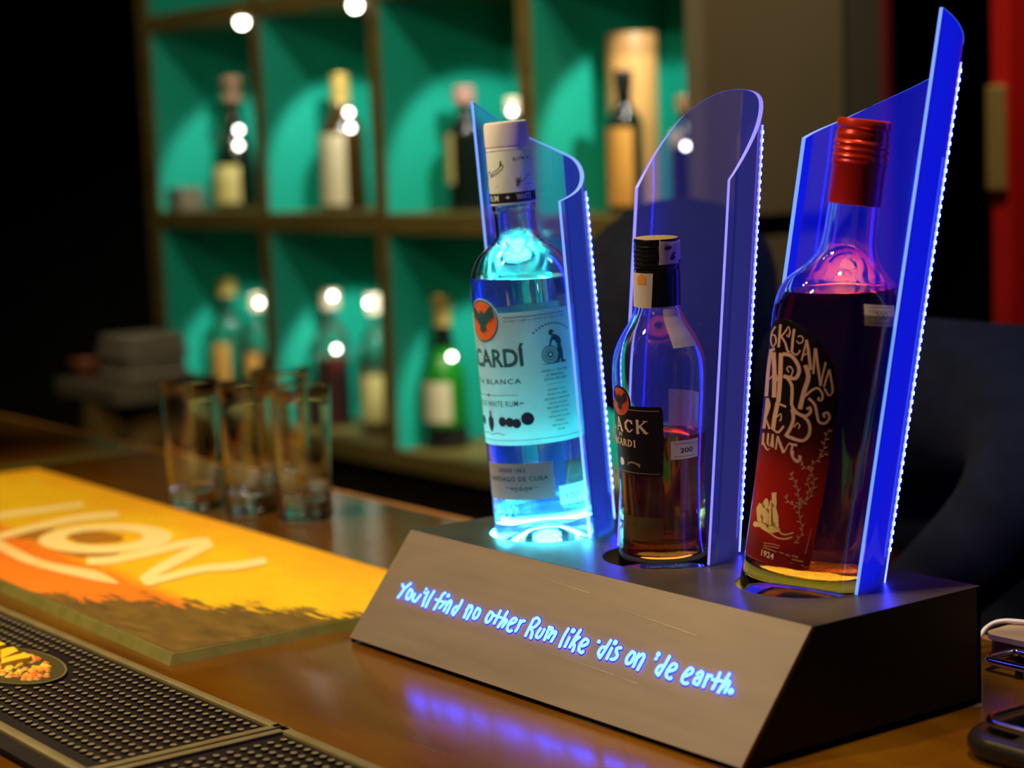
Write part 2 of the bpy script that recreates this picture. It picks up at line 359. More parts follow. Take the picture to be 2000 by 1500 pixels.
RUMLET= [[[-1133,1866,-1099,1864],[-1222,1813,-1170,1816],[-1231,1755,-1173,1762],[-1131,1725,-1127,1736],[-1057,1767,-1088,1765],[-1099,1811,-1126,1802],[-1195,1803,-1190,1792]],[[-1050,1888,-1010,1892],[-1043,1798,-1004,1802],[-1040,1735,-1001,1739]],[[-1004,1804,-1021,1809],[-951,1839,-969,1843],[-912,1883,-917,1892],[-900,1856,-884,1858],[-909,1825,-896,1819],[-921,1838,-934,1830]],[[-1004,1807,-982,1816],[-943,1773,-922,1781],[-910,1729,-889,1737],[-876,1718,-864,1729]],[[-861,1881,-835,1883],[-863,1800,-836,1802],[-859,1724,-832,1726]],[[-849,1721,-842,1732],[-788,1712,-793,1722],[-755,1750,-770,1754]],[[-813,1807,-802,1813],[-784,1790,-782,1799],[-746,1805,-757,1809],[-743,1837,-754,1833],[-778,1849,-779,1840],[-804,1839,-797,1831]],[[-721,1819,-706,1818],[-734,1749,-718,1749],[-746,1685,-730,1684]],[[-728,1823,-703,1830],[-692,1738,-666,1744],[-658,1632,-632,1637]],[[-725,1717,-732,1723],[-680,1739,-687,1745]],[[-638,1781,-621,1782],[-634,1699,-616,1701],[-626,1611,-608,1613]],[[-634,1778,-612,1783],[-601,1674,-579,1679],[-553,1540,-531,1545]],[[-533,1700,-517,1699],[-543,1622,-528,1621],[-551,1539,-535,1538]],[[-496,1654,-480,1652],[-509,1599,-493,1597],[-522,1534,-506,1533]],[[-497,1655,-480,1659],[-460,1567,-443,1571],[-446,1509,-428,1508],[-461,1491,-467,1478],[-500,1532,-514,1524]],[[-1214,1703,-1116,1711],[-1272,1563,-1143,1576],[-1231,1378,-1124,1390]],[[-1141,1699,-1151,1719],[-1080,1706,-1085,1727]],[[-1148,1687,-1060,1699],[-1081,1550,-1010,1560],[-1047,1394,-980,1403]],[[-1120,1504,-1145,1507],[-1029,1552,-1037,1561],[-1001,1533,-980,1536],[-1018,1503,-1002,1498],[-1025,1515,-1046,1507]],[[-1007,1700,-947,1707],[-982,1530,-923,1536],[-972,1375,-915,1381]],[[-958,1688,-956,1713],[-863,1693,-847,1716],[-797,1658,-766,1674],[-767,1614,-731,1617],[-787,1571,-760,1555],[-831,1569,-833,1544],[-909,1570,-917,1545]],[[-826,1556,-841,1557],[-805,1609,-819,1606],[-848,1636,-853,1626],[-889,1613,-872,1614],[-860,1588,-848,1594]],[[-878,1545,-850,1559],[-824,1507,-793,1516],[-808,1436,-776,1440],[-797,1372,-768,1382],[-731,1328,-715,1347],[-640,1316,-645,1336],[-588,1356,-614,1362],[-606,1396,-620,1377],[-645,1380,-629,1364]],[[-718,1654,-679,1666],[-678,1585,-637,1588],[-704,1482,-662,1479],[-722,1365,-679,1364]],[[-661,1449,-676,1458],[-609,1496,-622,1507],[-566,1515,-562,1530],[-526,1484,-508,1490],[-527,1451,-511,1443],[-541,1452,-554,1441],[-534,1464,-553,1466]],[[-642,1440,-627,1454],[-583,1406,-563,1417],[-553,1343,-531,1350],[-523,1294,-509,1309],[-458,1291,-469,1307],[-421,1337,-444,1338],[-450,1378,-461,1362],[-497,1363,-476,1356],[-486,1333,-464,1339]],[[-1179,1372,-1100,1381],[-1179,1273,-1100,1281],[-1191,1162,-1108,1171]],[[-1143,1238,-1104,1248],[-1043,1177,-1014,1185]],[[-1154,1371,-1103,1382],[-1098,1332,-1053,1338],[-1142,1258,-1091,1261]],[[-979,1374,-919,1377],[-1000,1279,-938,1283],[-1007,1183,-945,1188]],[[-965,1362,-957,1376],[-846,1354,-839,1367]],[[-928,1275,-941,1280],[-899,1301,-894,1310],[-891,1274,-875,1275],[-910,1256,-894,1253]],[[-980,1181,-966,1196],[-892,1172,-904,1185],[-834,1228,-855,1234]],[[-794,1350,-759,1358],[-769,1291,-734,1293],[-791,1222,-757,1217],[-830,1167,-796,1160]],[[-783,1331,-771,1353],[-678,1314,-664,1334],[-620,1283,-595,1295],[-600,1225,-571,1224],[-627,1179,-606,1165],[-670,1168,-672,1146],[-797,1181,-807,1159]],[[-730,1236,-742,1239],[-707,1266,-711,1274],[-689,1252,-676,1255],[-701,1235,-689,1232]],[[-1172,1134,-1114,1141],[-1165,1052,-1106,1060]],[[-1160,1082,-1124,1092],[-1046,1035,-1024,1045],[-989,1049,-999,1058]],[[-1056,1149,-1023,1153],[-1051,1079,-1018,1086],[-967,1074,-993,1076],[-958,1156,-984,1154]],[[-987,1154,-956,1159],[-961,1064,-934,1069]],[[-914,1152,-893,1154],[-918,1058,-897,1060]],[[-919,1145,-889,1155],[-825,1047,-799,1058]],[[-776,1124,-763,1122],[-818,1054,-802,1052]],[[-771,1115,-768,1131],[-687,1114,-684,1129]],[[-739,1120,-718,1121],[-744,1063,-721,1068],[-704,1022,-690,1035],[-645,1021,-654,1034],[-628,1055,-648,1048],[-661,1061,-665,1046]],[[-730,1080,-708,1084],[-721,1030,-700,1039],[-668,1005,-665,1021],[-628,1029,-648,1032],[-644,1054,-663,1045]]]
RUMVINE= [[[-419,1112,-414,1109],[-478,1059,-474,1056],[-542,1003,-537,1000],[-558,980,-552,978]],[[-637,1001,-634,1006],[-586,983,-583,988],[-546,971,-543,975]],[[-549,979,-542,982],[-499,916,-492,917],[-498,848,-491,847],[-531,776,-525,773],[-604,725,-599,721]],[[-726,930,-720,934],[-652,861,-645,864],[-618,790,-611,792],[-598,723,-591,725]],[[-566,922,-561,923],[-539,870,-533,871],[-529,816,-523,816],[-581,741,-576,739]],[[-751,765,-747,769],[-676,724,-672,729],[-604,717,-603,721]],[[-607,722,-598,724],[-589,668,-581,670],[-568,615,-560,617],[-544,570,-535,571],[-561,513,-553,511],[-606,469,-599,466]],[[-425,1267,-419,1266],[-451,1185,-445,1184],[-449,1123,-443,1122],[-480,1065,-474,1063]],[[-432,1090,-432,1094],[-415,1085,-415,1097],[-397,1089,-397,1091]],[[-464,1070,-468,1070],[-463,1085,-478,1082],[-473,1097,-475,1096]],[[-490,1039,-489,1043],[-473,1034,-472,1046],[-455,1038,-454,1040]],[[-522,1020,-527,1019],[-520,1033,-536,1031],[-530,1046,-533,1045]],[[-544,987,-545,990],[-526,986,-528,997],[-509,993,-509,995]],[[-612,1000,-617,999],[-610,1014,-626,1011],[-619,1026,-622,1026]],[[-589,985,-587,982],[-608,982,-600,972],[-621,971,-620,969]],[[-552,980,-557,979],[-551,994,-566,991],[-561,1006,-563,1005]],[[-528,965,-532,966],[-516,976,-530,980],[-515,990,-517,991]],[[-516,939,-517,936],[-533,945,-535,933],[-552,941,-552,939]],[[-491,913,-493,915],[-473,917,-483,927],[-463,929,-465,931]],[[-498,886,-500,883],[-508,897,-518,887],[-527,901,-528,899]],[[-490,854,-492,857],[-472,859,-482,868],[-462,871,-464,873]],[[-506,828,-509,827],[-511,842,-524,835],[-526,850,-529,849]],[[-513,796,-514,799],[-494,797,-499,808],[-479,806,-480,808]],[[-532,774,-537,773],[-528,787,-544,786],[-536,800,-538,800]],[[-559,747,-558,751],[-543,741,-540,753],[-524,744,-523,746]],[[-591,733,-596,732],[-587,746,-603,745],[-596,759,-598,759]],[[-701,919,-706,920],[-690,931,-706,934],[-690,945,-693,946]],[[-685,895,-686,891],[-705,898,-706,886],[-725,893,-725,891]],[[-653,873,-658,874],[-642,885,-657,888],[-642,899,-645,900]],[[-644,847,-646,843],[-660,854,-665,843],[-680,853,-681,851]],[[-623,819,-626,821],[-607,828,-620,834],[-602,842,-604,843]],[[-618,792,-619,789],[-631,801,-639,790],[-652,802,-654,799]],[[-601,762,-604,765],[-585,770,-597,778],[-577,784,-579,785]],[[-600,735,-603,732],[-615,744,-621,733],[-634,745,-636,742]],[[-548,904,-552,905],[-534,913,-547,919],[-530,927,-532,928]],[[-540,874,-541,871],[-556,881,-560,870],[-575,879,-576,877]],[[-525,841,-529,843],[-509,847,-520,855],[-500,860,-502,862]],[[-532,812,-536,810],[-534,825,-548,820],[-548,835,-550,834]],[[-547,777,-548,781],[-529,776,-531,787],[-512,783,-512,785]],[[-573,752,-577,751],[-575,766,-589,761],[-589,776,-592,775]],[[-722,759,-728,758],[-715,772,-733,772],[-720,786,-723,786]],[[-699,738,-697,734],[-718,738,-715,727],[-737,729,-736,727]],[[-656,729,-661,727],[-659,743,-674,736],[-673,752,-676,751]],[[-620,719,-617,717],[-639,713,-628,705],[-649,700,-647,698]],[[-591,704,-594,706],[-575,712,-587,719],[-568,726,-570,727]],[[-590,676,-591,673],[-604,684,-611,673],[-624,684,-625,683]],[[-570,646,-574,648],[-555,655,-568,661],[-549,668,-552,669]],[[-568,617,-569,614],[-583,624,-587,613],[-603,622,-604,620]],[[-544,589,-548,591],[-530,599,-544,604],[-526,613,-528,614]],[[-544,562,-548,560],[-552,575,-563,567],[-568,582,-570,580]],[[-547,528,-549,531],[-529,530,-535,541],[-515,540,-515,543]],[[-568,504,-573,503],[-567,518,-583,514],[-579,530,-581,529]],[[-590,474,-590,477],[-572,470,-571,482],[-553,475,-553,478]],[[-423,1246,-425,1249],[-405,1247,-411,1258],[-392,1257,-393,1259]],[[-439,1221,-442,1219],[-445,1234,-457,1226],[-461,1241,-464,1240]],[[-442,1188,-444,1191],[-424,1189,-430,1200],[-410,1199,-411,1201]],[[-450,1162,-452,1159],[-461,1173,-470,1163],[-479,1177,-480,1175]],[[-442,1129,-444,1132],[-425,1134,-434,1143],[-414,1146,-416,1148]],[[-459,1104,-462,1102],[-463,1117,-476,1111],[-478,1126,-480,1125]],[[-468,1071,-469,1075],[-450,1071,-454,1082],[-434,1079,-435,1081]]]
RUMSHIP= [[[-1115,531],[-1143,505],[-1100,495],[-1005,512],[-877,503],[-820,503],[-756,525],[-748,543],[-802,552],[-886,544],[-991,546]],[[-1107,625],[-1057,669],[-999,665],[-981,548],[-1051,543]],[[-1008,660],[-973,712],[-944,721],[-917,701],[-914,659],[-887,548],[-966,551]],[[-914,659],[-894,719],[-872,708],[-874,666],[-848,551],[-879,547]],[[-892,768],[-832,779],[-833,757],[-819,717],[-817,676],[-782,626],[-761,548],[-823,548],[-862,668]]]
RUMWAVE= [[[-984,507,-976,516],[-865,495,-859,503],[-777,476,-773,485],[-689,480,-691,489],[-617,506,-622,513]],[[-765,523,-759,531],[-705,507,-705,516],[-613,535,-617,543]]]
RUMSMALL= [[[-920,415,-922,420],[-821,426,-821,431],[-731,428,-731,433]],[[-910,399,-909,405],[-805,408,-804,413],[-738,409,-737,415]],[[-913,385,-911,390],[-847,386,-845,392],[-754,382,-752,387]],[[-733,385,-731,391],[-620,376,-618,382]],[[-484,412,-492,413],[-469,508,-476,509],[-459,586,-466,587]],[[-606,379,-604,388],[-548,376,-547,386]],[[-601,355,-600,365],[-497,351,-496,361]],[[-620,332,-619,337],[-483,327,-482,332]]]
LION= [[[-7090,-770,-7398,-664],[-7038,1,-7352,120],[-7012,456,-7329,584],[-6977,931,-7297,1068]],[[-5896,-482,-6218,-367],[-5958,-292,-6283,-174],[-6162,208,-6499,340],[-6212,573,-6555,719],[-6100,943,-6442,1098]],[[-4036,-363,-4370,-214],[-3895,-164,-4229,-18],[-3973,303,-4314,454],[-4062,674,-4411,839],[-4001,896,-4349,1071]],[[-4318,1068,-3894,893],[-3897,558,-3496,400],[-3511,92,-3139,-42],[-3122,-269,-2783,-377]],[[-2740,-368,-3017,-250],[-2832,-59,-3116,67],[-2899,283,-3188,425],[-2767,528,-3055,676],[-2774,856,-3065,1007]]]
LIONO= [[[-4680,853,-4877,634],[-4553,775,-4810,593],[-4450,682,-4755,542],[-4372,576,-4716,483],[-4322,462,-4693,419],[-4302,344,-4688,352],[-4312,226,-4699,285],[-4352,112,-4728,219],[-4418,6,-4772,157],[-4511,-88,-4831,102],[-4625,-168,-4901,56],[-4758,-229,-4981,19],[-4906,-271,-5068,-6],[-5062,-291,-5158,-18],[-5221,-288,-5248,-17],[-5379,-261,-5335,-3],[-5528,-212,-5416,25],[-5663,-141,-5487,64],[-5778,-52,-5545,114],[-5868,54,-5588,172],[-5929,171,-5614,237],[-5958,296,-5622,307],[-5953,423,-5611,377],[-5914,546,-5582,445],[-5842,661,-5536,510],[-5741,762,-5474,567],[-5615,845,-5400,614],[-5470,907,-5317,651],[-5311,945,-5227,674],[-5146,958,-5134,684],[-4982,946,-5043,681],[-4824,911,-4956,664],[-4680,853,-4877,634]]]
LIONBR= [[[-5484,71],[-5634,217],[-5606,351],[-5509,476],[-5109,526],[-4853,381],[-4867,266],[-4959,111],[-5152,33]],[[-6010,-312],[-6086,-58],[-6072,139],[-5978,188],[-5739,-95],[-5536,-187],[-5797,-290]],[[-5141,-297],[-4683,-231],[-4454,-14],[-4432,170],[-4135,-3],[-4277,-202],[-4451,-271]]]
LIONWH= [[[-6622,-525,-6892,-386],[-5405,-691,-5793,-485],[-4599,-756,-4941,-578],[-4063,-722,-4372,-569],[-3559,-642,-3918,-460],[-3237,-591,-3536,-429],[-3034,-516,-3069,-496]]]
MATN= [[[-1352, -2362], [-1369, -2255], [-1217, -2278], [-1078, -2472]], [[-1078, -2472], [-1107, -2313], [-1141, -2266], [-998, -2263], [-952, -2302], [-960, -2374], [-931, -2532]]]
SIG=[[[-1141,2913],[-1135,2944],[-990,2991],[-941,2967],[-949,2953],[-857,2976],[-770,2993],[-711,2996],[-621,3020],[-606,3046],[-581,3064],[-580,3045],[-617,3020],[-548,3037]],[[-549,3034],[-527,3018],[-603,2994],[-758,2966],[-956,2946]],[[-232,2919],[-185,2921],[-243,2899],[-213,2895],[-95,2928],[-195,2871],[-236,2862],[-245,2873],[-186,2894],[-110,2894],[-48,2900],[25,2914],[73,2921],[169,2945]],[[-1152,2862],[-754,2869]],[[60,2871],[210,2870]]]

# ------------------------------------------------------------------ the setting
FLOOR = -1.10
structure(mesh('floor', *box(-6, 4, -4, 4, FLOOR - .05, FLOOR), M['floor']))
structure(mesh('ceiling', *box(-6, 4, -4, 4, 1.95, 2.0), M['wall_dark']))
structure(mesh('wall_back', *box(-2.88, -0.876, 1.56, 1.572, FLOOR, 1.95), M['wall']))
structure(mesh('wall_far', *box(-6, 4, 3.0, 3.1, FLOOR, 1.95), M['wall_dark']))
structure(mesh('wall_left', *box(-5.1, -5.0, -4, 3.0, FLOOR, 1.95), M['wall_dark']))
structure(mesh('wall_right', *box(-0.60, 3.0, 1.60, 1.70, FLOOR, 1.95), M['red_paint']))
fr = structure(mesh('trim_1', *join(box(-0.8755, -0.866, 1.556, 1.574, FLOOR, 1.95, .002)), M['red_dim']))
dj = structure(mesh('trim_2', *box(-0.633, -0.598, 1.53, 1.70, FLOOR, 1.95, .003), M['red_paint']))
pl = mesh('door_plate', *box(-0.634, -0.600, 1.518, 1.529, 0.29, 0.445, .004), M['brass'])
tag(pl, 'long brass plate on the edge of the red door frame', 'door plate')

# ------------------------------------------------------------------ bar counter
counter = tag(empty('bar_counter', (0, 0, 0)), 'long varnished brown wooden bar counter carrying the rum display and mats', 'bar counter')
mesh('countertop', *box(-1.075, 2.0, -0.335, 0.362, -0.045, 0, .003), M['counter'], counter, 35)
mesh('countertop', *box(-3.4, -1.12, -0.335, 0.362, -0.045, 0, .003), M['counter'], counter, 35)
mesh('joint_strip', *box(-1.1195, -1.0755, -0.335, 0.362, -0.045, -0.0002, .0012), M['strip'], counter, 35)
mesh('edge_band', *box(-3.4, 2.0, 0.3625, 0.372, -0.045, 0.0, .002), M['counter_edge'], counter, 35)
mesh('edge_band', *box(-3.4, 2.0, -0.350, -0.3355, -0.050, 0.0, .004), M['counter_edge'], counter, 35)
mesh('front_panel', *box(-3.4, 2.0, -0.315, -0.27, FLOOR, -0.046), M['cabinet'], counter)
mesh('back_panel', *box(-3.4, 2.0, 0.27, 0.30, FLOOR, -0.046), M['cabinet'], counter)

# ------------------------------------------------------------------ rum display stand
L_, DF, DT, H = 0.45, 0.0655, 0.1594, 0.0812
DB = DF + DT
HOLES = [(.0838, .1428), (.2226, .1457), (.3586, .1529)]
HR = [.0484, .0486, .0486]
stand = tag(empty('bottle_display', (0, 0, 0)), 'black wedge-fronted display stand holding three rum bottles, lit slogan on its sloping front', 'display stand')
G = 0.0008      # gap under the stand
pd = Vector((0, DF, H)).normalized()
pn = Vector((0, -H, DF)).normalized()
# body: sides, back, top plate with three round holes
def body():
    V, F = [], []
    n = 64
    outer = [(0, DF + .002), (L_, DF + .002), (L_, DB), (0, DB)]
    polys = [[Vector((x, y, 0)) for x, y in outer]]
    for (cx, c_y), r in zip(HOLES, HR):
        polys.append([Vector((cx + r * math.cos(2 * PI * i / n), c_y + r * math.sin(2 * PI * i / n), 0)) for i in range(n)])
    flat = [p for q in polys for p in q]
    V = [(p.x, p.y, H) for p in flat]
    F = [tuple(t) for t in tessellate_polygon(polys)]
    return V, F
mesh('top_plate', *body(), M['top_plate'], stand)
t_ = .004
mesh('case', *join(
    ([(L_, .004, G), (L_, DB, G), (L_, DB, H - .0004), (L_, DF + .002, H - .0004),
      (L_ - t_, .004, G), (L_ - t_, DB, G), (L_ - t_, DB, H - .0004), (L_ - t_, DF + .002, H - .0004)],
     [(0, 1, 2, 3), (7, 6, 5, 4), (0, 4, 5, 1), (1, 5, 6, 2), (2, 6, 7, 3), (3, 7, 4, 0)]),
    ([(0, .004, G), (0, DB, G), (0, DB, H - .0004), (0, DF + .002, H - .0004),
      (t_, .004, G), (t_, DB, G), (t_, DB, H - .0004), (t_, DF + .002, H - .0004)],
     [(3, 2, 1, 0), (4, 5, 6, 7), (1, 5, 4, 0), (2, 6, 5, 1), (3, 7, 6, 2), (0, 4, 7, 3)]),
    box(0, L_, DB - t_, DB, G, H - .0004), box(0, L_, .02, DB, G, G + .004)), M['black_satin'], stand)
# sloping front panel
def pan(x, s, o=0.0):
    p = pd * s + pn * o
    return (x, p.y, p.z)
SL = math.hypot(DF, H)
pv = [pan(x, s, o) for o in (-.003, 0.0) for s in (.0055, SL + .0006) for x in (-.0005, L_ + .0005)]
fp = mesh('front_panel', pv, [(0, 2, 3, 1), (4, 5, 7, 6), (0, 1, 5, 4), (2, 6, 7, 3), (0, 4, 6, 2), (1, 3, 7, 5)], M['brushed'], stand)
# scratches in the metal
sc = []
for (x0, s0, x1, s1) in ((.235, .040, .305, .0385), (.20, .048, .262, .0472), (.25, .086, .36, .080), (.17, .093, .24, .090), (.305, .0382, .33, .0372)):
    sc.append(([pan(x0, s0, .0002), pan(x1, s1 - .00025, .0002), pan(x1, s1 + .00025, .0002), pan(x0, s0 + .00015, .0002)], [(0, 1, 2, 3)]))
mesh('scratches', *join(*sc), mat('bare_scratched_metal', (.5, .42, .34), .4, .4), fp)

def ribbon2(pts, hw, f, o0, o1, cap=6):
    """raised stroke of half width hw along 2-D points; f(a, b, off) gives the 3-D point"""
    pts = [Vector(p) for p in pts]
    n = len(pts); Lp, Rp = [], []
    for i in range(n):
        a = pts[max(i - 1, 0)]; b = pts[min(i + 1, n - 1)]
        t = (b - a).normalized(); q = Vector((-t.y, t.x))
        Lp.append(pts[i] + q * hw); Rp.append(pts[i] - q * hw)
    t0 = (pts[0] - pts[1]).normalized(); t1 = (pts[-1] - pts[-2]).normalized()
    def arc(c, t):
        q = Vector((-t.y, t.x))
        return [c + (-q * math.cos(PI * k / cap) * -1 + t * math.sin(PI * k / cap)) * hw for k in range(1, cap)]
    out = Lp[::-1] + [pts[0] + (Vector((t0.y, -t0.x)) * math.cos(PI * k / cap) + t0 * math.sin(PI * k / cap)) * hw for k in range(1, cap)] + Rp \
        + [pts[-1] + (Vector((t1.y, -t1.x)) * math.cos(PI * k / cap) + t1 * math.sin(PI * k / cap)) * hw for k in range(1, cap)]
    V = [f(p.x, p.y, o1) for p in Lp] + [f(p.x, p.y, o1) for p in Rp]
    F = [(i, i + 1, n + i + 1, n + i) for i in range(n - 1)]
    for t, c, i in ((t0, pts[0], 0), (t1, pts[-1], n - 1)):
        b = len(V)
        fan = [c + (Vector((t.y, -t.x)) * math.cos(PI * k / cap) + t * math.sin(PI * k / cap)) * hw for k in range(cap + 1)]
        V += [f(c.x, c.y, o1)] + [f(p.x, p.y, o1) for p in fan]
        F += [(b, b + 1 + k, b + 2 + k) for k in range(cap)]
    b = len(V)      # side wall
    V += [f(p.x, p.y, o1) for p in out] + [f(p.x, p.y, o0) for p in out]
    m = len(out)
    F += [(b + i, b + (i + 1) % m, b + m + (i + 1) % m, b + m + i) for i in range(m)]
    return V, F

def disc2(c, r, f, o0, o1, n=16):
    V = [f(c[0] + r * math.cos(2 * PI * k / n), c[1] + r * math.sin(2 * PI * k / n), o) for o in (o1, o0) for k in range(n)]
    return V, [tuple(range(n))] + [(k, (k + 1) % n, n + (k + 1) % n, n + k) for k in range(n)]
sl_l, sl_r = [], []
for st in SLOGAN:
    p = crom([(a * 1e-4, b * 1e-4) for a, b in st], 3)
    sl_l.append(ribbon2(p, .00102, pan, .0, .0012)); sl_r.append(ribbon2(p, .00180, pan, .0, .0003))
for a, b, r in SDOTS:
    sl_l.append(disc2((a * 1e-4, b * 1e-4), r * 1e-4 * 1.15, pan, 0, .0012)); sl_r.append(disc2((a * 1e-4, b * 1e-4), r * 1e-4 * 1.15 + .0008, pan, 0, .0003))
rim = mesh('slogan_rim_halo', *join(*sl_r), M['rim_glow'], stand)  # glowing rim stands for the inset edge and blue halo round the letters
mesh('slogan_lettering', *join(*sl_l), M['letter_glow'], stand)

# wells; a light under the white rum, warm glow discs added under the others
GL = ['glow_cyan', 'glow_dim', 'glow_amber']
LR_ = (.036, .028, .042)
for i, ((cx, c_y), r) in enumerate(zip(HOLES, HR)):
    wl = mesh('well', *lathe([(r, -.0005), (r, -.030), (0, -.030)], 64, cx, c_y, H), M['hole'], stand, 35)
    mesh('base_glow', *lathe([(LR_[i], -.0295), (LR_[i], -.0235), (0, -.0235)], 40, cx, c_y, H), M[GL[i]], wl, 35)
    if i == 0:
        mesh('added_ring_light', *lathe([(.0445, -.0295), (.0478, -.0295), (.0478, -.011), (.0445, -.011), (.0445, -.0295)], 64, cx, c_y, H), M[GL[i]], wl, 35)  # glow ring added out of sight to light the label from below

# half-round acrylic shields
def axis(ax, ay):
    z = Vector((math.tan(math.radians(ax)), math.tan(math.radians(ay)), 1)).normalized()
    u = Vector((1, 0, 0)); u = (u - z * u.dot(z)).normalized()
    return u, z.cross(u), z
def frame(c, ax, ay):
    u, v, z = axis(ax, ay)
    return Matrix(((u.x, v.x, z.x, c[0]), (u.y, v.y, z.y, c[1]), (u.z, v.z, z.z, c[2]), (0, 0, 0, 1)))
SH = [((.0838, .1428), .0512, -.1, -4.0, [(.5, .262), (27, .268), (51, .2775), (76, .2885), (99, .2955), (129, .308), (155, .3246), (180.5, .3405)], 50),
      ((.2226, .1457), .0518, -.15, 6.15, [(-6, .2755), (20, .306), (46.5, .3308), (62, .340), (79, .3453), (98, .3469), (118, .3433), (143, .3289), (163, .3054), (187, .2705)], 46),
      ((.3586, .1529), .0518, 5.55, 7.15, [(-4.5, .3915), (15, .3845), (41.5, .3735), (74, .3565), (99, .3456), (126, .3325), (159, .3148), (194, .2998)], 43)]
HR_I = {(s_[1], s_[2]): i_ for i_, s_ in enumerate(SH)}
for (c, R, ax, ay, top, la), hr in zip(SH, HR):
    mw = frame((*c, H), ax, ay)
    n = 48
    a0, a1 = top[0][0], top[-1][0]
    hs = crom([(a, h) for a, h in top], 6)
    ang = [a0 + (a1 - a0) * i / n for i in range(n + 1)]
    hh = [interp(a, [q[0] for q in hs], [q[1] for q in hs]) for a in ang]
    Ri = R - .0028
    def P3(a, r, h): return mw @ Vector((r * math.cos(math.radians(a)), r * math.sin(math.radians(a)), h))
    V, F = [], []
    m = 12
    for r in (R, Ri):
        for a, h in zip(ang, hh):
            V += [P3(a, r, -.012 + (h + .012) * k / m) for k in range(m + 1)]
    s = (n + 1) * (m + 1)
    for i in range(n):
        for k in range(m):
            q = i * (m + 1) + k
            F.append((q, q + m + 1, q + m + 2, q + 1)); F.append((s + q, s + q + 1, s + q + m + 2, s + q + m + 1))
    for i in range(n):      # rims
        q = i * (m + 1)
        F.append((q + m, q + 2 * m + 1, s + q + 2 * m + 1, s + q + m)); F.append((q, s + q, s + q + m + 1, q + m + 1))
    for i in (0, n):
        for k in range(m):
            q = i * (m + 1) + k
            F.append((q, q + 1, s + q + 1, s + q))
    sh = mesh('acrylic_shield', V, F, M['acrylic%d' % HR_I[R, ax]], stand, 40)
    # glowing strips stand in for light leaving the sheet at its polished edges
    e = .00012
    E = []
    V = []; path = [(a0, 0.0)] + [(a0, hh[0] * k / 10) for k in range(1, 10)] + list(zip(ang, hh)) + [(a1, hh[-1] * (10 - k) / 10) for k in range(1, 11)]
    F = []
    for a, h in path:
        da = math.degrees(e / R) * (-1 if a == a0 else (1 if a == a1 else 0))
        V += [P3(a + da, R + e, h + e), P3(a + da, Ri - e, h + e)]
    F = [(2 * i, 2 * i + 1, 2 * i + 3, 2 * i + 2) for i in range(len(path) - 1)]
    eo = mesh('edge_glow', V, F, M['acrylic_edge%d' % HR_I[R, ax]], sh)
    # LED tape up the outside of the sheet
    ht = interp(la, [q[0] for q in hs], [q[1] for q in hs]) - .012
    tp, bd = [], []
    for k in range(40):
        pass
    V = [P3(la + d, R + o, h) for h in (.006, ht) for d, o in ((-1.3, .0002), (1.3, .0002), (1.3, .0009), (-1.3, .0009))]
    led = mesh('led_tape', V, [(0, 1, 2, 3), (7, 6, 5, 4), (0, 4, 5, 1), (1, 5, 6, 2), (2, 6, 7, 3), (3, 7, 4, 0)], M['led'], sh)
    nb = int((ht - .03) / .0060)
    for k in range(nb):
        h0 = .03 + .0060 * k
        V = [P3(la + d, R + o, h) for h in (h0, h0 + .0024) for d, o in ((-1.0, .0008), (1.0, .0008), (.9, .0016), (-.9, .0016))]
        bd.append((V, [(0, 1, 2, 3), (7, 6, 5, 4), (0, 4, 5, 1), (1, 5, 6, 2), (2, 6, 7, 3), (3, 7, 4, 0)]))
    mesh('led_bead_row', *join(*bd), M['bead'], sh)
mesh('power_cord', *tube(crom([(.30, DB, .012), (.315, .26, .003), (.34, .315, .0022), (.351, .333, .005), (.3535, .346, .0145), (.362, .354, .0190), (.380, .366, .0186), (.41, .385, .0186), (.44, .42, .0186)], 6), .0018, 8), M['white_cord'], stand, 60)

# ------------------------------------------------------------------ the three bottles
class Surf:
    """a bottle's outer surface: angle in degrees, height in metres"""
    def __init__(s, prof): s.h = [p[0] for p in prof]; s.r = [p[1] for p in prof]
    def rad(s, h): return interp(h, s.h, s.r)
    def at(s, a, h, off=0.0):
        r = s.rad(h) + off
        return (r * math.cos(math.radians(a)), r * math.sin(math.radians(a)), h)

def patch(S, rows, off=.0003, na=28):
    """rows: (h, a0, a1) from the bottom up -> a paper label lying on the surface"""
    V, F = [], []
    for h, a, b in rows:
        V += [S.at(a + (b - a) * i / na, h, off) for i in range(na + 1)]
    for j in range(len(rows) - 1):
        for i in range(na):
            q = j * (na + 1) + i
            F.append((q, q + 1, q + na + 2, q + na + 1))
    return V, F
def rect(S, h0, h1, a0, a1, off=.0003, n=8, na=28, skew=0.0):
    return patch(S, [(h0 + (h1 - h0) * k / n, a0 + skew * k / n, a1 + skew * k / n) for k in range(n + 1)], off, na)
def strokes(S, data, off, k=3):
    """ribbons given by both edges: tenths of a degree and tenths of a millimetre"""
    out = []
    for st in data:
        p = crom([tuple(x * (.1 if i % 2 == 0 else 1e-4) for i, x in enumerate(q)) for q in st], k)
        V = []
        for a, h, b, g in p: V += [S.at(a, h, off), S.at(b, g, off)]
        out.append((V, [(2 * i, 2 * i + 1, 2 * i + 3, 2 * i + 2) for i in range(len(p) - 1)]))
    return join(*out)
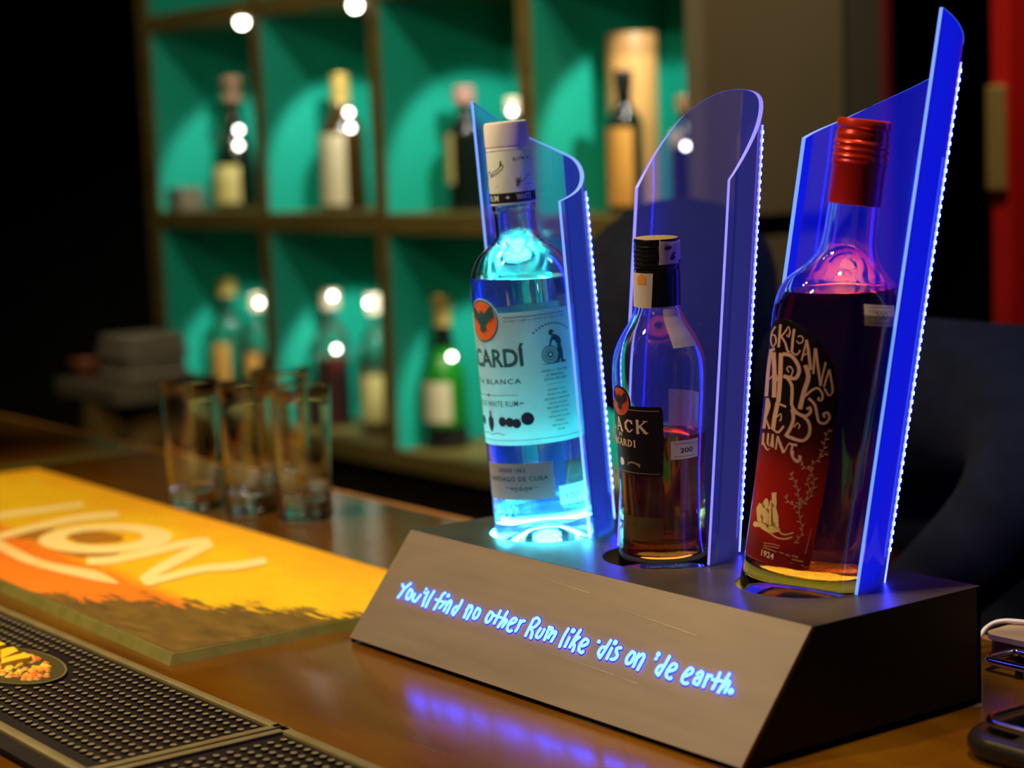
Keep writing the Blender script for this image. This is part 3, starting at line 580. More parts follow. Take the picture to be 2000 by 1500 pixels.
def fill(S, poly, off):
    pts = [Vector((a, h * 1000, 0)) for a, h in poly]
    V, F = [], []
    def split(p, q, r, d):          # small facets, so that the print follows the curve
        if d == 0 or max(p[0], q[0], r[0]) - min(p[0], q[0], r[0]) < 4:
            n = len(V); V.extend((S.at(*p, off), S.at(*q, off), S.at(*r, off))); F.append((n, n + 1, n + 2)); return
        m = lambda a, b: ((a[0] + b[0]) / 2, (a[1] + b[1]) / 2)
        pq, qr, rp = m(p, q), m(q, r), m(r, p)
        split(p, pq, rp, d - 1); split(pq, q, qr, d - 1); split(rp, qr, r, d - 1); split(pq, qr, rp, d - 1)
    for t in tessellate_polygon([pts]): split(*[poly[i] for i in t], 4)
    return V, F
def disc(S, a, h, r, off, n=28, inner=0.0, ry=None):
    R = S.rad(h); ry = ry or r
    V, F = [S.at(a, h, off)] if not inner else [], []
    ring = lambda q: [S.at(a + math.degrees(q * r * math.cos(2 * PI * k / n) / R), h + q * ry * math.sin(2 * PI * k / n), off) for k in range(n)]
    if inner:
        V = ring(1.0) + ring(inner)
        return V, [(k, (k + 1) % n, n + (k + 1) % n, n + k) for k in range(n)]
    V = [S.at(a, h, off)] + ring(.5) + ring(1.0)
    F = [(0, 1 + k, 1 + (k + 1) % n) for k in range(n)] + [(1 + k, n + 1 + k, n + 1 + (k + 1) % n, 1 + (k + 1) % n) for k in range(n)]
    return V, F
def line(S, a0, h0, a1, h1, wd, off, n=24):
    V = []
    for i in range(n + 1):
        t = i / n; V += [S.at(a0 + (a1 - a0) * t, h0 + (h1 - h0) * t - wd / 2, off), S.at(a0 + (a1 - a0) * t, h0 + (h1 - h0) * t + wd / 2, off)]
    return V, [(2 * i, 2 * i + 2, 2 * i + 3, 2 * i + 1) for i in range(n)]
def glyphs(text, cap, width=None, bold=0.0, space=1.0):
    cu = bpy.data.curves.new('writing', 'FONT')
    cu.body = text; cu.size = 1.0; cu.offset = bold; cu.align_x = 'CENTER'; cu.resolution_u = 3; cu.space_character = space
    o = bpy.data.objects.new('writing', cu); COL.objects.link(o)
    dg = bpy.context.evaluated_depsgraph_get(); dg.update()
    me = o.evaluated_get(dg).to_mesh()
    V = [(v.co.x, v.co.y) for v in me.vertices]; F = [tuple(p.vertices) for p in me.polygons]
    o.evaluated_get(dg).to_mesh_clear()
    bpy.data.objects.remove(o); bpy.data.curves.remove(cu)
    if not V: return [], []
    x0, x1 = min(v[0] for v in V), max(v[0] for v in V)
    sy = cap / 0.727
    sx = sy if width is None else width / (x1 - x0)
    return [((x - (x0 + x1) / 2) * sx, y * sy) for x, y in V], F
def write(S, text, a, h, cap, width=None, bold=0.0, off=.0006, rise=0.0, space=1.0):
    V, F = glyphs(text, cap, width, bold, space)
    R = S.rad(h)
    return [S.at(a + math.degrees(x / R), h + y + rise * x, off) for x, y in V], F
def shell(prof, th, bottom):
    """closed glass wall: outer profile, over the lip, inner profile"""
    out = [(r, h) for h, r in prof]
    inn = [(max(r - th, .004), h) for h, r in prof if h > bottom + .003]
    return bottom, out, inn
def bottle_glass(prof, punt, th, bottom):
    out = punt + [(r, h) for h, r in prof]
    inner = [(max(r - th, .004), h) for h, r in prof if h > bottom + .004]
    inner = [(0, bottom + .001), (inner[0][0] * .55, bottom), (inner[0][0] * .92, bottom + .0015)] + inner
    return lathe(out + inner[::-1], 96), inner
def liquid(inner, level, up, grow=.0004):
    """fills the inner profile to a level that stays level in the room although the bottle leans"""
    n = 96
    prof = [(r + grow if r > 0 else 0, h - grow) for r, h in inner if h < level - .009]
    V, F = lathe(prof, n)
    last = len(V) - n
    rt = interp(level, [q[1] for q in inner], [q[0] for q in inner]) + grow
    k = len(V)
    for i in range(n):
        a = 2 * PI * i / n; x, y = rt * math.cos(a), rt * math.sin(a)
        V.append((x, y, level - (up.x * x + up.y * y) / up.z))
    V.append((0, 0, level))
    for i in range(n):
        j = (i + 1) % n
        F.append((last + i, last + j, k + j, k + i)); F.append((k + i, k + j, k + n))
    return V, F

def bottle(name, label, c, ax, ay):
    r = tag(empty(name), label, 'bottle', 'rum bottles in the lit display')
    r.matrix_world = frame(c, ax, ay)
    up = (r.matrix_world.to_3x3().transposed() @ Vector((0, 0, 1)))
    return r, up

# ---- white rum
PL = [(0, .0372), (.0022, .0394), (.006, .0404), (.04, .0406), (.0835, .0406), (.1376, .0399), (.19, .0400), (.203, .0403), (.210, .0401), (.2165, .0393), (.2222, .0377), (.228, .0352), (.2335, .0315), (.2375, .0272), (.2412, .0222), (.2445, .0187), (.2475, .0171), (.252, .0166), (.262, .0165), (.2675, .0168), (.269, .0176), (.2715, .0176), (.2725, .0166), (.300, .0150), (.326, .0145)]
SLb = Surf(PL)
rootL, upL = bottle('rum_bottle', 'tall clear bottle of white rum glowing cyan, pale label, white cap', (.0826, .1408, .0692), -1.75, -3.3)
gl, inn = bottle_glass(PL, [(0, .020), (.010, .0185), (.020, .0125), (.028, .0055), (.033, .0012)], .0026, .0225)
mesh('glass_bottle', *gl, M['glass'], rootL, 50)
mesh('white_rum', *liquid(inn, .2155, upL), M['white_rum'], rootL, 50)
emb = mesh('embossed_year', *write(SLb, '1862', -88, .0318, .0085, None, .02, .0004, 0, 1.3), M['glass'], rootL)
SS = Surf([(.2715, .0178), (.314, .0172)])
slv = mesh('neck_sleeve', *lathe([(.0171, .2725), (.0179, .2725), (.0179, .2735), (.0173, .3125), (.0168, .3135)], 64), M['sleeve_white'], rootL, 40)
mesh('black_band', *lathe([(.0181, .2740), (.0180, .2815)], 64), M['ink_black'], slv, 40)
mesh('band_lettering', *join(write(SS, 'WHITE', -6.5, .2757, .0046, .0128, .02, .00055), write(SS, 'RUM', -90, .2757, .0046, .0105, .02, .00055), write(SS, 'RUM', 76, .2757, .0046, .0105, .02, .00055), write(SS, 'WHITE', -158, .2757, .0046, .0128, .02, .00055),
    fill(SS, [(-54, .2780), (-48.5, .2767), (-43, .2780), (-48.5, .2793)], .0006)), M['sleeve_white'], slv)
sg = []
for st in SIG:
    p = crom([(a * .1, h * 1e-4) for a, h in st], 3)
    sg.append(ribbon2([(math.radians(a) * .0176, h) for a, h in p], .00022, lambda x, y, o: SS.at(math.degrees(x / .0176), y, o), .0003, .0004))
sg.append(write(SS, '8 1794 10', -2, .3058, .0024, .0150, .014, .0004))
mesh('signature_print', *join(*sg), M['ink_black'], slv)
cp = mesh('screw_cap', *lathe([(.0166, .3140), (.0171, .3142), (.0171, .3158), (.0166, .3166), (.0174, .3172), (.0175, .320), (.0172, .3325), (.0166, .3350), (.0150, .3358), (0, .3360)], 64), M['white_plastic'], rootL, 40)
# front label
LA = -93.5
lab = mesh('front_label', *rect(SLb, .0885, .1913, LA - 141.5, 48, .0003, 16, 90), M['label_white'], rootL)
mesh('added_label_diffuser', *rect(SLb, .0960, .1800, LA - 139, 45, -.0010, 16, 90), M['added_diffuser'], lab)  # sheet added inside the glass wall to carry base light to the label
mesh('label_crest_disc', *disc(SLb, -90.5, .1858, .0176, .0004, 48), M['label_white'], lab)
md = mesh('medallion', *disc(SLb, -90.5, .1858, .0150, .0006, 48), M['orange_red'], lab)
ik = [disc(SLb, -90.5, .1858, .0164, .0006, 48, .945)]
BAT = [(0, 5.5), (1.0, 7.2), (1.6, 5.6), (2.6, 4.6), (5, 6.6), (8, 9.2), (9.6, 8.2), (10.6, 4.2), (9.6, 1.2), (8.2, 2.2), (7.2, -.6), (5.8, .6), (4.6, -2.2), (3.4, -.8), (3.0, -3.6), (3.8, -6.2), (2.4, -5.4), (1.6, -7.6), (.6, -5.6), (0, -8.4)]
bat = BAT + [(-x, y) for x, y in BAT[::-1][1:-1]]
ik.append(fill(SLb, [(-90.5 + math.degrees(x * .00125 / .0402), .1858 + y * .00125) for x, y in bat], .0008))
mesh('medallion_emblem', *join(*ik), M['ink_teal'], lab)
tx = [write(SLb, 'BACARDÍ', LA, .1503, .0140, .0735, .024),
      write(SLb, 'CARTA BLANCA', LA, .1366, .0040, .0640, .012, space=1.25),
      line(SLb, LA - 42, .1278, LA + 42, .1278, .00035, .0005, 40), disc(SLb, LA, .1278, .0014, .0006, 4),
      write(SLb, 'SUPERIOR WHITE RUM', LA, .1190, .0046, .0560, .004, space=1.15), line(SLb, LA + 41.5, .1212, LA + 46.5, .1214, .0009, .0005, 4),
      line(SLb, LA - 135, .0925, 41, .0925, .0004, .0005, 90), line(SLb, -61, .1877, 12, .1877, .0005, .0005, 40), line(SLb, -200, .1877, -122, .1877, .0005, .0005, 40),
      write(SLb, 'BACARDI COMPANY BORN IN CUBA IN 1862', -25, .1843, .0014, .0500, .004, space=1.2)]
mesh('label_lettering', *join(*tx), M['ink_teal'], lab)
md2 = []
for sgn in (1, -1):
    for da, h, r in ((18.5, .1073, .0037), (28.2, .1068, .0037), (36.2, .1058, .0037), (49, .1090, .0050)):
        md2.append(disc(SLb, LA + sgn * da, h, r, .0005 + .00005 * (da > 20), 24))
md2.append(fill(SLb, [(LA + math.degrees(x * 1e-3 / .0402), .1065 + y * 1e-3) for x, y in ((-3.4, 4), (-2, 3.2), (-1.6, 5), (-1, 5.2), (-1.2, 7.6), (0, 10), (1.2, 7.6), (1, 5.2), (1.6, 5), (2, 3.2), (3.4, 4), (3.6, -2), (2, -5.5), (0, -8), (-2, -5.5), (-3.6, -2))], .0006))
md2.append(strokes(SLb, [[(int((LA + a) * 10), 980 - int(abs(abs(a) - 10) * 1.4), int((LA + a) * 10), 985 - int(abs(abs(a) - 10) * 1.4)) for a in range(-20, 21, 4)]], .0005))
mesh('medal_row', *join(*md2), M['ink_navy'], lab)
# worker with a barrel and the small column of text
wk = [disc(SLb, -12, .1562, .0071, .0005, 32, .90), disc(SLb, -12, .1562, .0058, .0005, 32, .93), disc(SLb, -12, .1562, .0046, .0005, 28, .8), disc(SLb, -12, .1562, .0028, .0005, 12, .5),
      fill(SLb, [(-3.2, .160), (-1.5, .156), (-4.2, .1508), (-9, .1495), (-2, .1495), (1, .1525), (.5, .158), (-1.2, .162)], .0005)]
def man(pts): return fill(SLb, [(-8 + math.degrees(x * 1e-3 / .04), .149 + y * 1e-3) for x, y in pts], .0006)
wk += [man([(-2.8, 23.6), (-2.4, 25.8), (-.4, 26.6), (1.4, 25.4), (2.6, 24.6), (.8, 24.2), (.6, 22.6), (-.8, 21.6), (-2.2, 22.2)]),
       man([(.6, 22.6), (3.4, 22), (6.6, 19.8), (8, 16.4), (7.2, 14), (3.4, 14.6), (1.6, 18), (-.4, 17.6), (-2.2, 13.2), (-3.4, 13.4), (-2.4, 17.8), (-1, 20.6)]),
       man([(3.2, 14.4), (7.3, 14), (8.6, 8), (8.2, 2.2), (10.6, 1.2), (10.8, .2), (5.6, .2), (6.2, 3), (5.4, 8), (4, 9.6)]),
       line(SLb, -22, .1492, 8, .1492, .0004, .0005, 12)]
for k, (s, h, c_) in enumerate((('EXPERTLY CRAFTED', .1432, .0019), ('BY MAESTROS', .1399, .0019), ('DE RON BACARDÍ', .1367, .0019), ('BACARDÍ CARTA', .1287, .0015), ('BLANCA HAS BEEN', .1251, .0015), ('BLENDED BY MAESTROS', .1216, .0015),
                       ('DE RON BACARDÍ', .1181, .0015), ('MILD RUM THAT HAS', .1147, .0015), ('VANILLA NOTES', .1113, .0015), ('DEVELOPED IN OAK', .1077, .0015), ('BARRELS', .1044, .0015), ('40% ALC./VOL.', .1009, .0015), ('750 ML', .0975, .0015))):
    wk.append(write(SLb, s, -8, h, c_, len(s) * .00132 * (1.05 if k < 3 else .86), .012))
wk.append(line(SLb, -19, .1336, 3, .1336, .0003, .0005, 10))
for k in range(13):
    a = -30 + k * 3.6; hh_ = .1795 - abs(k - 6) ** 2 * .00016
    wk.append(fill(SLb, [(a, hh_), (a + 2.2, hh_), (a + 2.2, hh_ + .0013), (a, hh_ + .0013)], .0005))
mesh('barrel_worker_print', *join(*wk), M['ink_teal'], lab)
lo = mesh('lower_label', *rect(SLb, .0455, .0742, -112, -22.5, .0003, 6, 44), M['label_grey'], rootL)
lw = [write(SLb, 'SANTIAGO DE CUBA', -67, .0605, .0036, .0540, .012, space=1.15), write(SLb, 'DESDE 1862', -70, .0676, .0032, .0240, .006, space=1.2), disc(SLb, -60, .0545, .0016, .0005, 12, .5)]
for sgn in (1, -1):
    lw.append(line(SLb, -60 + sgn * 4, .0545, -60 + sgn * 20, .0555, .0004, .0005, 8)); lw.append(disc(SLb, -60 + sgn * 6, .0540, .0017, .0005, 14, .7)); lw.append(disc(SLb, -60 + sgn * 11, .0545, .0012, .0005, 12, .6))
mesh('lower_label_print', *join(*lw), M['ink_navy'], lo)
tg = mesh('price_tag', *rect(SLb, .0392, .0540, -18, 17.5, .0004, 4, 14), M['tag_white'], rootL)
mesh('price_writing', *join(write(SLb, '100', -2, .0430, .0046, .0120, -.012, .0008), line(SLb, -15, .0405, 14, .0405, .0003, .0007, 10)), M['ink_navy'], tg)
mesh('clear_sticker', *rect(SLb, .0545, .0730, -8, 34, .0003, 4, 14), M['ghost'], rootL)

# ---- half-empty black-label rum
PM = [(0, .0300), (.0012, .0322), (.004, .0338), (.0091, .0341), (.014, .0336), (.020, .0326), (.0277, .0318), (.0463, .0311), (.0837, .0315), (.11, .0329), (.13, .0340), (.1465, .0345), (.1545, .0343), (.1605, .0335), (.166, .0321), (.1718, .0299), (.1770, .0272), (.1815, .0244), (.1863, .0213), (.191, .0188), (.195, .0172), (.1995, .0163), (.21, .0160), (.225, .0158), (.240, .0140)]
SM = Surf(PM)
rootM, upM = bottle('rum_bottle', 'half-empty flask-shouldered bottle of amber rum with black label and black cap', (.2203, .1435, .0692), 2.3, -1.7)
gl, inn = bottle_glass(PM, [(0, .006), (.014, .005), (.024, .0015), (.028, 0)], .0024, .0155)
mesh('glass_bottle', *gl, M['glass'], rootM, 50)
mesh('amber_rum', *liquid(inn, .1055, upM), M['dark_rum'], rootM, 50)
cpm = mesh('screw_cap', *lathe([(.0162, .2262)] + [q for k in range(5) for q in ((.0163, .2266 + k * .0033), (.0166, .2272 + k * .0033), (.0166, .2290 + k * .0033), (.0160, .2294 + k * .0033))] + [(.0163, .2436), (.0164, .2462), (.0158, .2474)], 64), M['black_cap'], rootM, 40)
mesh('cap_top', *lathe([(.0158, .2474), (.0150, .2477), (0, .2477)], 64), M['warm_top'], cpm, 40)
mesh('neck_sleeve', *lathe([(.0166, .1990), (.0169, .1992), (.0169, .2225), (.0167, .2240), (.0164, .2255)], 64), M['black_cap'], rootM, 40)
SMc = Surf([(.198, .0170), (.2255, .0170), (.2262, .0167), (.25, .0167)])
stp = mesh('tax_strip', *patch(SMc, [(.1985, -128, -56), (.206, -126, -54), (.215, -122, -52), (.2235, -116, -50)], .0004, 14), M['cream_paper'], rootM)
mesh('strip_emblem', *join(disc(SMc, -80, .2195, .0036, .0006, 8), rect(SMc, .2155, .2205, -94, -68, .0006, 3, 8)), mat('orange_emblem_print', (.62, .25, .03), .5), stp)
mesh('torn_seal', *join(patch(SMc, [(.2295, -36, 44), (.234, -34, 46), (.242, -35, 42), (.2472, -33, 46)], .0005, 16)), M['cream_paper'], rootM)
mesh('seal_blotches', *join(fill(SMc, [(-8, .2330), (2, .2322), (10, .2340), (6, .2362), (14, .2375), (4, .2380), (-2, .2358)], .0008), fill(SMc, [(-22, .2402), (-10, .2396), (0, .2410), (-4, .2428), (-18, .2424)], .0008), fill(SMc, [(-30, .2462), (10, .2454), (40, .2466), (40, .2474), (-30, .2474)], .0008), fill(SMc, [(20, .2305), (40, .2300), (36, .2322), (26, .2318)], .0008)), M['ink_black'], rootM)
mesh('tax_strip', *patch(SM, [(.1710, -21, 22), (.178, -23, 20), (.185, -26, 17), (.192, -29, 14), (.1975, -28, 12)], .0005, 14), M['cream_paper'], rootM)
BA = -100.5
lm_ = mesh('front_label', *patch(SM, [(.0785, BA - 60, BA + 60), (.0795, BA - 61.5, BA + 61.5), (.10, BA - 63, BA + 63), (.126, BA - 63, BA + 63), (.1288, BA - 61.5, BA + 61.5), (.1298, BA - 60, BA + 60)], .0003, 60), M['black_label'], rootM)
mesh('crest_backing', *disc(SM, BA + 2.5, .1318, .0118, .00045, 40), M['black_label'], lm_)
mesh('crest_disc', *disc(SM, BA + 2.5, .1318, .0102, .0006, 40), M['dark_red_ink'], lm_)
mesh('crest_bat', *fill(SM, [(BA + 2.5 + math.degrees(x * .0008 / .034), .1318 + y * .0008) for x, y in bat], .0008), M['ink_black'], lm_)
def serif(letters, S, a, h, cap, adv, off):
    """serif capitals drawn as thick and thin strokes"""
    D = {'A': [((.05, 0), (.42, 1), .10), ((.42, 1), (.85, 0), .22), ((.2, .35), (.65, .35), .09), ((-.06, .03), (.2, .03), .06), ((.65, .03), (1.0, .03), .06)],
         'B': [((.15, 0), (.15, 1), .22), ((.15, .96), (.5, .95), .09), ((.5, .95), (.66, .76), .18), ((.66, .76), (.48, .55), .14), ((.15, .53), (.5, .53), .09), ((.5, .53), (.74, .28), .20), ((.74, .28), (.5, .04), .15), ((.12, .04), (.5, .04), .09)],
         'C': [((.85, .72), (.62, .94), .12), ((.62, .96), (.38, .93), .10), ((.38, .93), (.16, .68), .18), ((.14, .72), (.14, .3), .22), ((.16, .34), (.4, .06), .18), ((.38, .06), (.64, .04), .10), ((.62, .05), (.86, .26), .09), ((.84, .98), (.84, .68), .06)],
         'D': [((.15, 0), (.15, 1), .22), ((.1, .96), (.5, .95), .09), ((.5, .95), (.8, .66), .18), ((.8, .7), (.8, .3), .22), ((.8, .34), (.5, .05), .18), ((.1, .04), (.5, .04), .09)],
         'I': [((.3, 0), (.3, 1), .22), ((.1, .97), (.5, .97), .06), ((.1, .03), (.5, .03), .06)],
         'K': [((.15, 0), (.15, 1), .22), ((.85, .97), (.2, .42), .10), ((.36, .55), (.88, .03), .22), ((0, .97), (.32, .97), .06), ((0, .03), (.32, .03), .06), ((.66, .97), (1.02, .97), .06), ((.66, .03), (1.06, .03), .06)],
         'L': [((.15, 0), (.15, 1), .22), ((.1, .04), (.8, .04), .09), ((.78, .02), (.8, .28), .07), ((0, .97), (.32, .97), .06)],
         'R': [((.15, 0), (.15, 1), .22), ((.15, .96), (.5, .95), .09), ((.5, .95), (.7, .74), .18), ((.7, .74), (.48, .5), .15), ((.15, .48), (.5, .48), .09), ((.42, .5), (.86, .03), .22), ((0, .03), (.32, .03), .06), ((.7, .03), (1.0, .03), .06)],
         'Y': [((.05, 1), (.42, .45), .2), ((.82, 1), (.42, .45), .1), ((.42, .5), (.42, 0), .2), ((.25, .03), (.6, .03), .06)]}
    out = []; R = S.rad(h); n = len(letters)
    for i, ch in enumerate(letters):
        x0 = (i - n / 2) * adv
        for (p, q, wd) in D[ch]:
            out.append(ribbon2([(x0 + p[0] * cap * .95, h + p[1] * cap), (x0 + (p[0] + q[0]) / 2 * cap * .95, h + (p[1] + q[1]) / 2 * cap), (x0 + q[0] * cap * .95, h + q[1] * cap)], wd * cap / 2, lambda x, y, o: S.at(a + math.degrees(x / R), y, o), off - .0002, off, 3))
    return join(*out)
mesh('label_lettering', *join(serif('BLACK', SM, BA, .1102, .0092, .0107, .0006), serif('BY', SM, BA, .1062, .0024, .0028, .0006), serif('BACARDI', SM, BA, .0996, .0047, .0050, .0006)), M['cream_ink'], lm_)
mesh('upper_rule', *line(SM, BA - 59, .1270, BA + 58, .1268, .0007, .0005, 50), M['gold_ink'], lm_)
mesh('lower_rule', *line(SM, BA - 59, .0805, BA + 58, .0803, .0005, .0005, 50), M['gold_ink'], lm_)
mesh('seal_print', *disc(SM, BA - 2.5, .0872, .0030, .0005, 14), M['cream_ink'], lm_)
mesh('signature_print', *strokes(SM, [[(int((BA + x) * 10), 850 + y, int((BA + x) * 10), 850 + y + t) for x, y, t in ((10, 0, 25), (14, 18, 12), (19, 22, 14), (25, 16, 14), (31, -8, 30))]], .0005), M['gold_ink'], lm_)
tgm = mesh('price_tag', *patch(SM, [(.0905, -28.8, 13.4), (.097, -28.6, 13), (.1042, -28.5, 12.6)], .0004, 16), M['tag_white'], rootM)
mesh('price_writing', *join(write(SM, '200', -7, .0952, .0036, .0105, .02, .0008), line(SM, -24, .1020, 9, .1014, .00035, .0007, 10), line(SM, -24, .0926, 9, .0922, .00035, .0007, 10)), M['ink_navy'], tgm)
mesh('back_label', *rect(SM, .042, .131, 74, 128, .0003, 8, 20), M['pink_paper'], rootM)
mesh('base_sticker', *rect(SM, .0300, .0478, -150, -40.5, .0003, 4, 30), M['ghost'], rootM)

# ---- dark red rum
PR = [(0, .0398), (.0016, .0424), (.005, .0437), (.0106, .0441), (.015, .0438), (.0205, .0431), (.0281, .0425), (.0455, .0420), (.075, .0420), (.1022, .0423), (.1447, .0432), (.18, .0442), (.1929, .0444), (.2, .0441), (.2065, .0432), (.2125, .0414), (.2176, .0386), (.2222, .0345), (.2267, .0298), (.231, .0256), (.2365, .0217), (.241, .0195), (.247, .0182), (.256, .0176), (.2725, .0170), (.29, .0166), (.322, .0150)]
SR = Surf(PR)
rootR, upR = bottle('rum_bottle', 'large bottle of dark red rum with swirling pink lettering and red screw cap', (.3564, .1508, .0692), 6.2, 5.6)
gl, inn = bottle_glass(PR, [(0, .010), (.016, .008), (.028, .003), (.036, 0)], .0026, .0215)
mesh('glass_bottle', *gl, M['glass'], rootR, 50)
mesh('red_rum', *liquid(inn, .2150, upR), M['red_rum'], rootR, 50)
mesh('cap_sleeve', *lathe([(.0171, .2722), (.0176, .2724), (.0177, .2975), (.0184, .2990), (.0184, .3008), (.0178, .3018)], 64), M['red_sleeve'], rootR, 40)
mesh('screw_cap', *lathe([(.0177, .3018)] + [q for k in range(3) for q in ((.0181, .3028 + k * .0044), (.0186, .3040 + k * .0044), (.0181, .3054 + k * .0044), (.0174, .3060 + k * .0044))] + [(.0177, .3172), (.0177, .3192), (.0168, .3206), (.0168, .3220), (.0181, .3234), (.0181, .3262), (.0176, .3282), (.0160, .3288), (.0148, .3282), (.0100, .3280), (0, .3282)], 72), M['red_cap'], rootR, 40)
LR = [(.0292, -52), (.0296, -46), (.031, -44), (.04, -42.9), (.06, -41.4), (.08, -39.6), (.1, -38.8), (.12, -37.4), (.14, -36.6), (.15, -38), (.16, -41.7), (.1684, -45.8), (.1766, -52.4), (.1831, -61.5), (.1880, -70.5), (.1910, -79), (.1926, -87), (.1932, -96)]
lp = bpy.data.materials.new('black_to_red_label'); lp.use_nodes = True  # red low down, black towards the top
nt, N, Lk, b = nodes(lp)
tc = N.new('ShaderNodeTexCoord'); sx = N.new('ShaderNodeSeparateXYZ'); nz = N.new('ShaderNodeTexNoise'); nz.inputs['Scale'].default_value = 60
ad = N.new('ShaderNodeMath'); ad.operation = 'MULTIPLY_ADD'; ad.inputs[1].default_value = .012
mr = N.new('ShaderNodeMapRange'); mr.inputs['From Min'].default_value = .03; mr.inputs['From Max'].default_value = .19
cr = N.new('ShaderNodeValToRGB')
for pos, c_ in ((0.0, (.13, .006, .012)), (.10, (.17, .006, .010)), (.20, (.40, .012, .006)), (.42, (.34, .010, .006)), (.56, (.07, .006, .006)), (.66, (.010, .004, .005))):
    e = cr.color_ramp.elements.new(pos); e.color = (*c_, 1)
cr.color_ramp.elements.remove(cr.color_ramp.elements[0])
cr.color_ramp.elements[-1].color = (.008, .004, .005, 1)
Lk.new(tc.outputs['Object'], sx.inputs[0]); Lk.new(tc.outputs['Object'], nz.inputs['Vector'])
Lk.new(nz.outputs['Fac'], ad.inputs[0]); Lk.new(sx.outputs['Z'], ad.inputs[2]); Lk.new(ad.outputs[0], mr.inputs['Value'])
Lk.new(mr.outputs[0], cr.inputs['Fac']); Lk.new(cr.outputs['Color'], b.inputs['Base Color'])
b.inputs['Roughness'].default_value = .35
tl = N.new('ShaderNodeBsdfTranslucent'); mx = N.new('ShaderNodeMixShader'); mx.inputs[0].default_value = .3
Lk.new(cr.outputs['Color'], tl.inputs[0]); Lk.new(b.outputs[0], mx.inputs[1]); Lk.new(tl.outputs[0], mx.inputs[2]); Lk.new(mx.outputs[0], N['Material Output'].inputs[0])
lr_ = mesh('front_label', *patch(SR, [(h, -192 - a, a) for h, a in LR], .0003, 60), lp, rootR)
mesh('swirl_lettering', *strokes(SR, RUMLET, .0006), M['pink_ink'], lr_)
mesh('vine_print', *strokes(SR, RUMVINE, .0006), M['vine_ink'], lr_)
mesh('ship_print', *join(*[fill(SR, [(a * .1, h * 1e-4) for a, h in q], .0005 + .00008 * i) for i, q in enumerate(RUMSHIP)], strokes(SR, RUMWAVE, .0006)), M['sail_ink'], lr_)
sm_ = [fill(SR, [(a, h), (a + 3, h - .001), (a + 3.2, h + .0012), (a + .2, h + .0022)], .00115) for a, h in ((-100, .058), (-93, .064), (-92, .054), (-100, .066), (-84, .056), (-88, .0685))]
mesh('ship_rigging', *join(*sm_, line(SR, -84, .0545, -84.5, .074, .0010, .0011, 4)), M['gold_ink'], lr_)
mesh('small_print', *join(strokes(SR, RUMSMALL, .0005), line(SR, -48, .0315, -44.6, .0330, .0005, .0006, 4)), M['vine_ink'], lr_)
mesh('year_print', *write(SR, '1924', -85, .0330, .0042, .0110, .012, .0006, -.02), M['cream_ink'], lr_)
tgr = mesh('price_tag', *patch(SR, [(.1968, -24, 6.6), (.2035, -25, 7.2), (.2105, -26, 8)], .0004, 14), M['tag_white'], rootR)
mesh('price_writing', *join(write(SR, '700', -9, .2015, .0046, .0105, -.014, .0008), line(SR, -22, .2088, 4, .2092, .00035, .0007, 10), line(SR, -21, .1986, 3, .1988, .00035, .0007, 10)), M['ink_navy'], tgr)

# ------------------------------------------------------------------ orange bar runner
run = tag(empty('bar_runner', (-.0441, -.1295, 0), math.radians(-1.15)), 'orange and yellow bar runner mat with big pale lettering beside the display', 'bar mat')
bpy.context.view_layer.update()
RI = (Matrix.Translation((-.0441, -.1295, 0)) @ Matrix.Rotation(math.radians(-1.15), 4, 'Z')).inverted()
def rw(x, y, z): return RI @ Vector((x, y, z))
RX, RY, RZ, RB = -.968, .282, .0072, .006
mesh('rubber_base', *join(([(RX - RB, -RB, 0), (RB, -RB, 0), (RB, RY + RB, 0), (RX - RB, RY + RB, 0), (RX, 0, RZ), (0, 0, RZ), (0, RY, RZ), (RX, RY, RZ)],
      [(0, 3, 2, 1), (4, 5, 6, 7), (0, 1, 5, 4), (1, 2, 6, 5), (2, 3, 7, 6), (3, 0, 4, 7)])), M['runner_rim'], run)
pm = bpy.data.materials.new('runner_print'); pm.use_nodes = True
nt, N, Lk, b = nodes(pm)
tc = N.new('ShaderNodeTexCoord'); sx = N.new('ShaderNodeSeparateXYZ'); Lk.new(tc.outputs['Object'], sx.inputs[0])
def noise(scale, detail, stretch=(1, 1, 1)):
    mp = N.new('ShaderNodeMapping'); mp.inputs['Scale'].default_value = stretch
    nz = N.new('ShaderNodeTexNoise'); nz.inputs['Scale'].default_value = scale; nz.inputs['Detail'].default_value = detail
    Lk.new(tc.outputs['Object'], mp.inputs[0]); Lk.new(mp.outputs[0], nz.inputs['Vector']); return nz.outputs['Fac']
def mth(op, a, b_=None, c=None):
    n = N.new('ShaderNodeMath'); n.operation = op
    for i, v in enumerate((a, b_, c)):
        if v is None: continue
        if isinstance(v, (int, float)): n.inputs[i].default_value = v
        else: Lk.new(v, n.inputs[i])
    return n.outputs[0]
def ramp(v, a, b_):
    n = N.new('ShaderNodeMapRange'); n.inputs['From Min'].default_value = a; n.inputs['From Max'].default_value = b_; n.clamp = True
    Lk.new(v, n.inputs['Value']); return n.outputs[0]
def mixc(f, a, b_):
    n = N.new('ShaderNodeMix'); n.data_type = 'RGBA'; Lk.new(f, n.inputs['Factor'])
    for k, v in (('A', a), ('B', b_)):
        s = [q for q in n.inputs if q.name == k and q.type == 'RGBA'][0]
        if isinstance(v, tuple): s.default_value = (*v, 1)
        else: Lk.new(v, s)
    return [q for q in n.outputs if q.type == 'RGBA'][0]
X_, Y_ = sx.outputs['X'], sx.outputs['Y']
n1, n2 = noise(14, 6, (1, 2, 1)), noise(45, 8, (.6, 2, 1))
yel = mixc(ramp(n1, .35, .65), (.88, .60, .004), (.88, .50, .003))
yel = mixc(ramp(mth('ADD', Y_, mth('MULTIPLY', n1, .05)), .24, .31), yel, (.88, .40, .002))
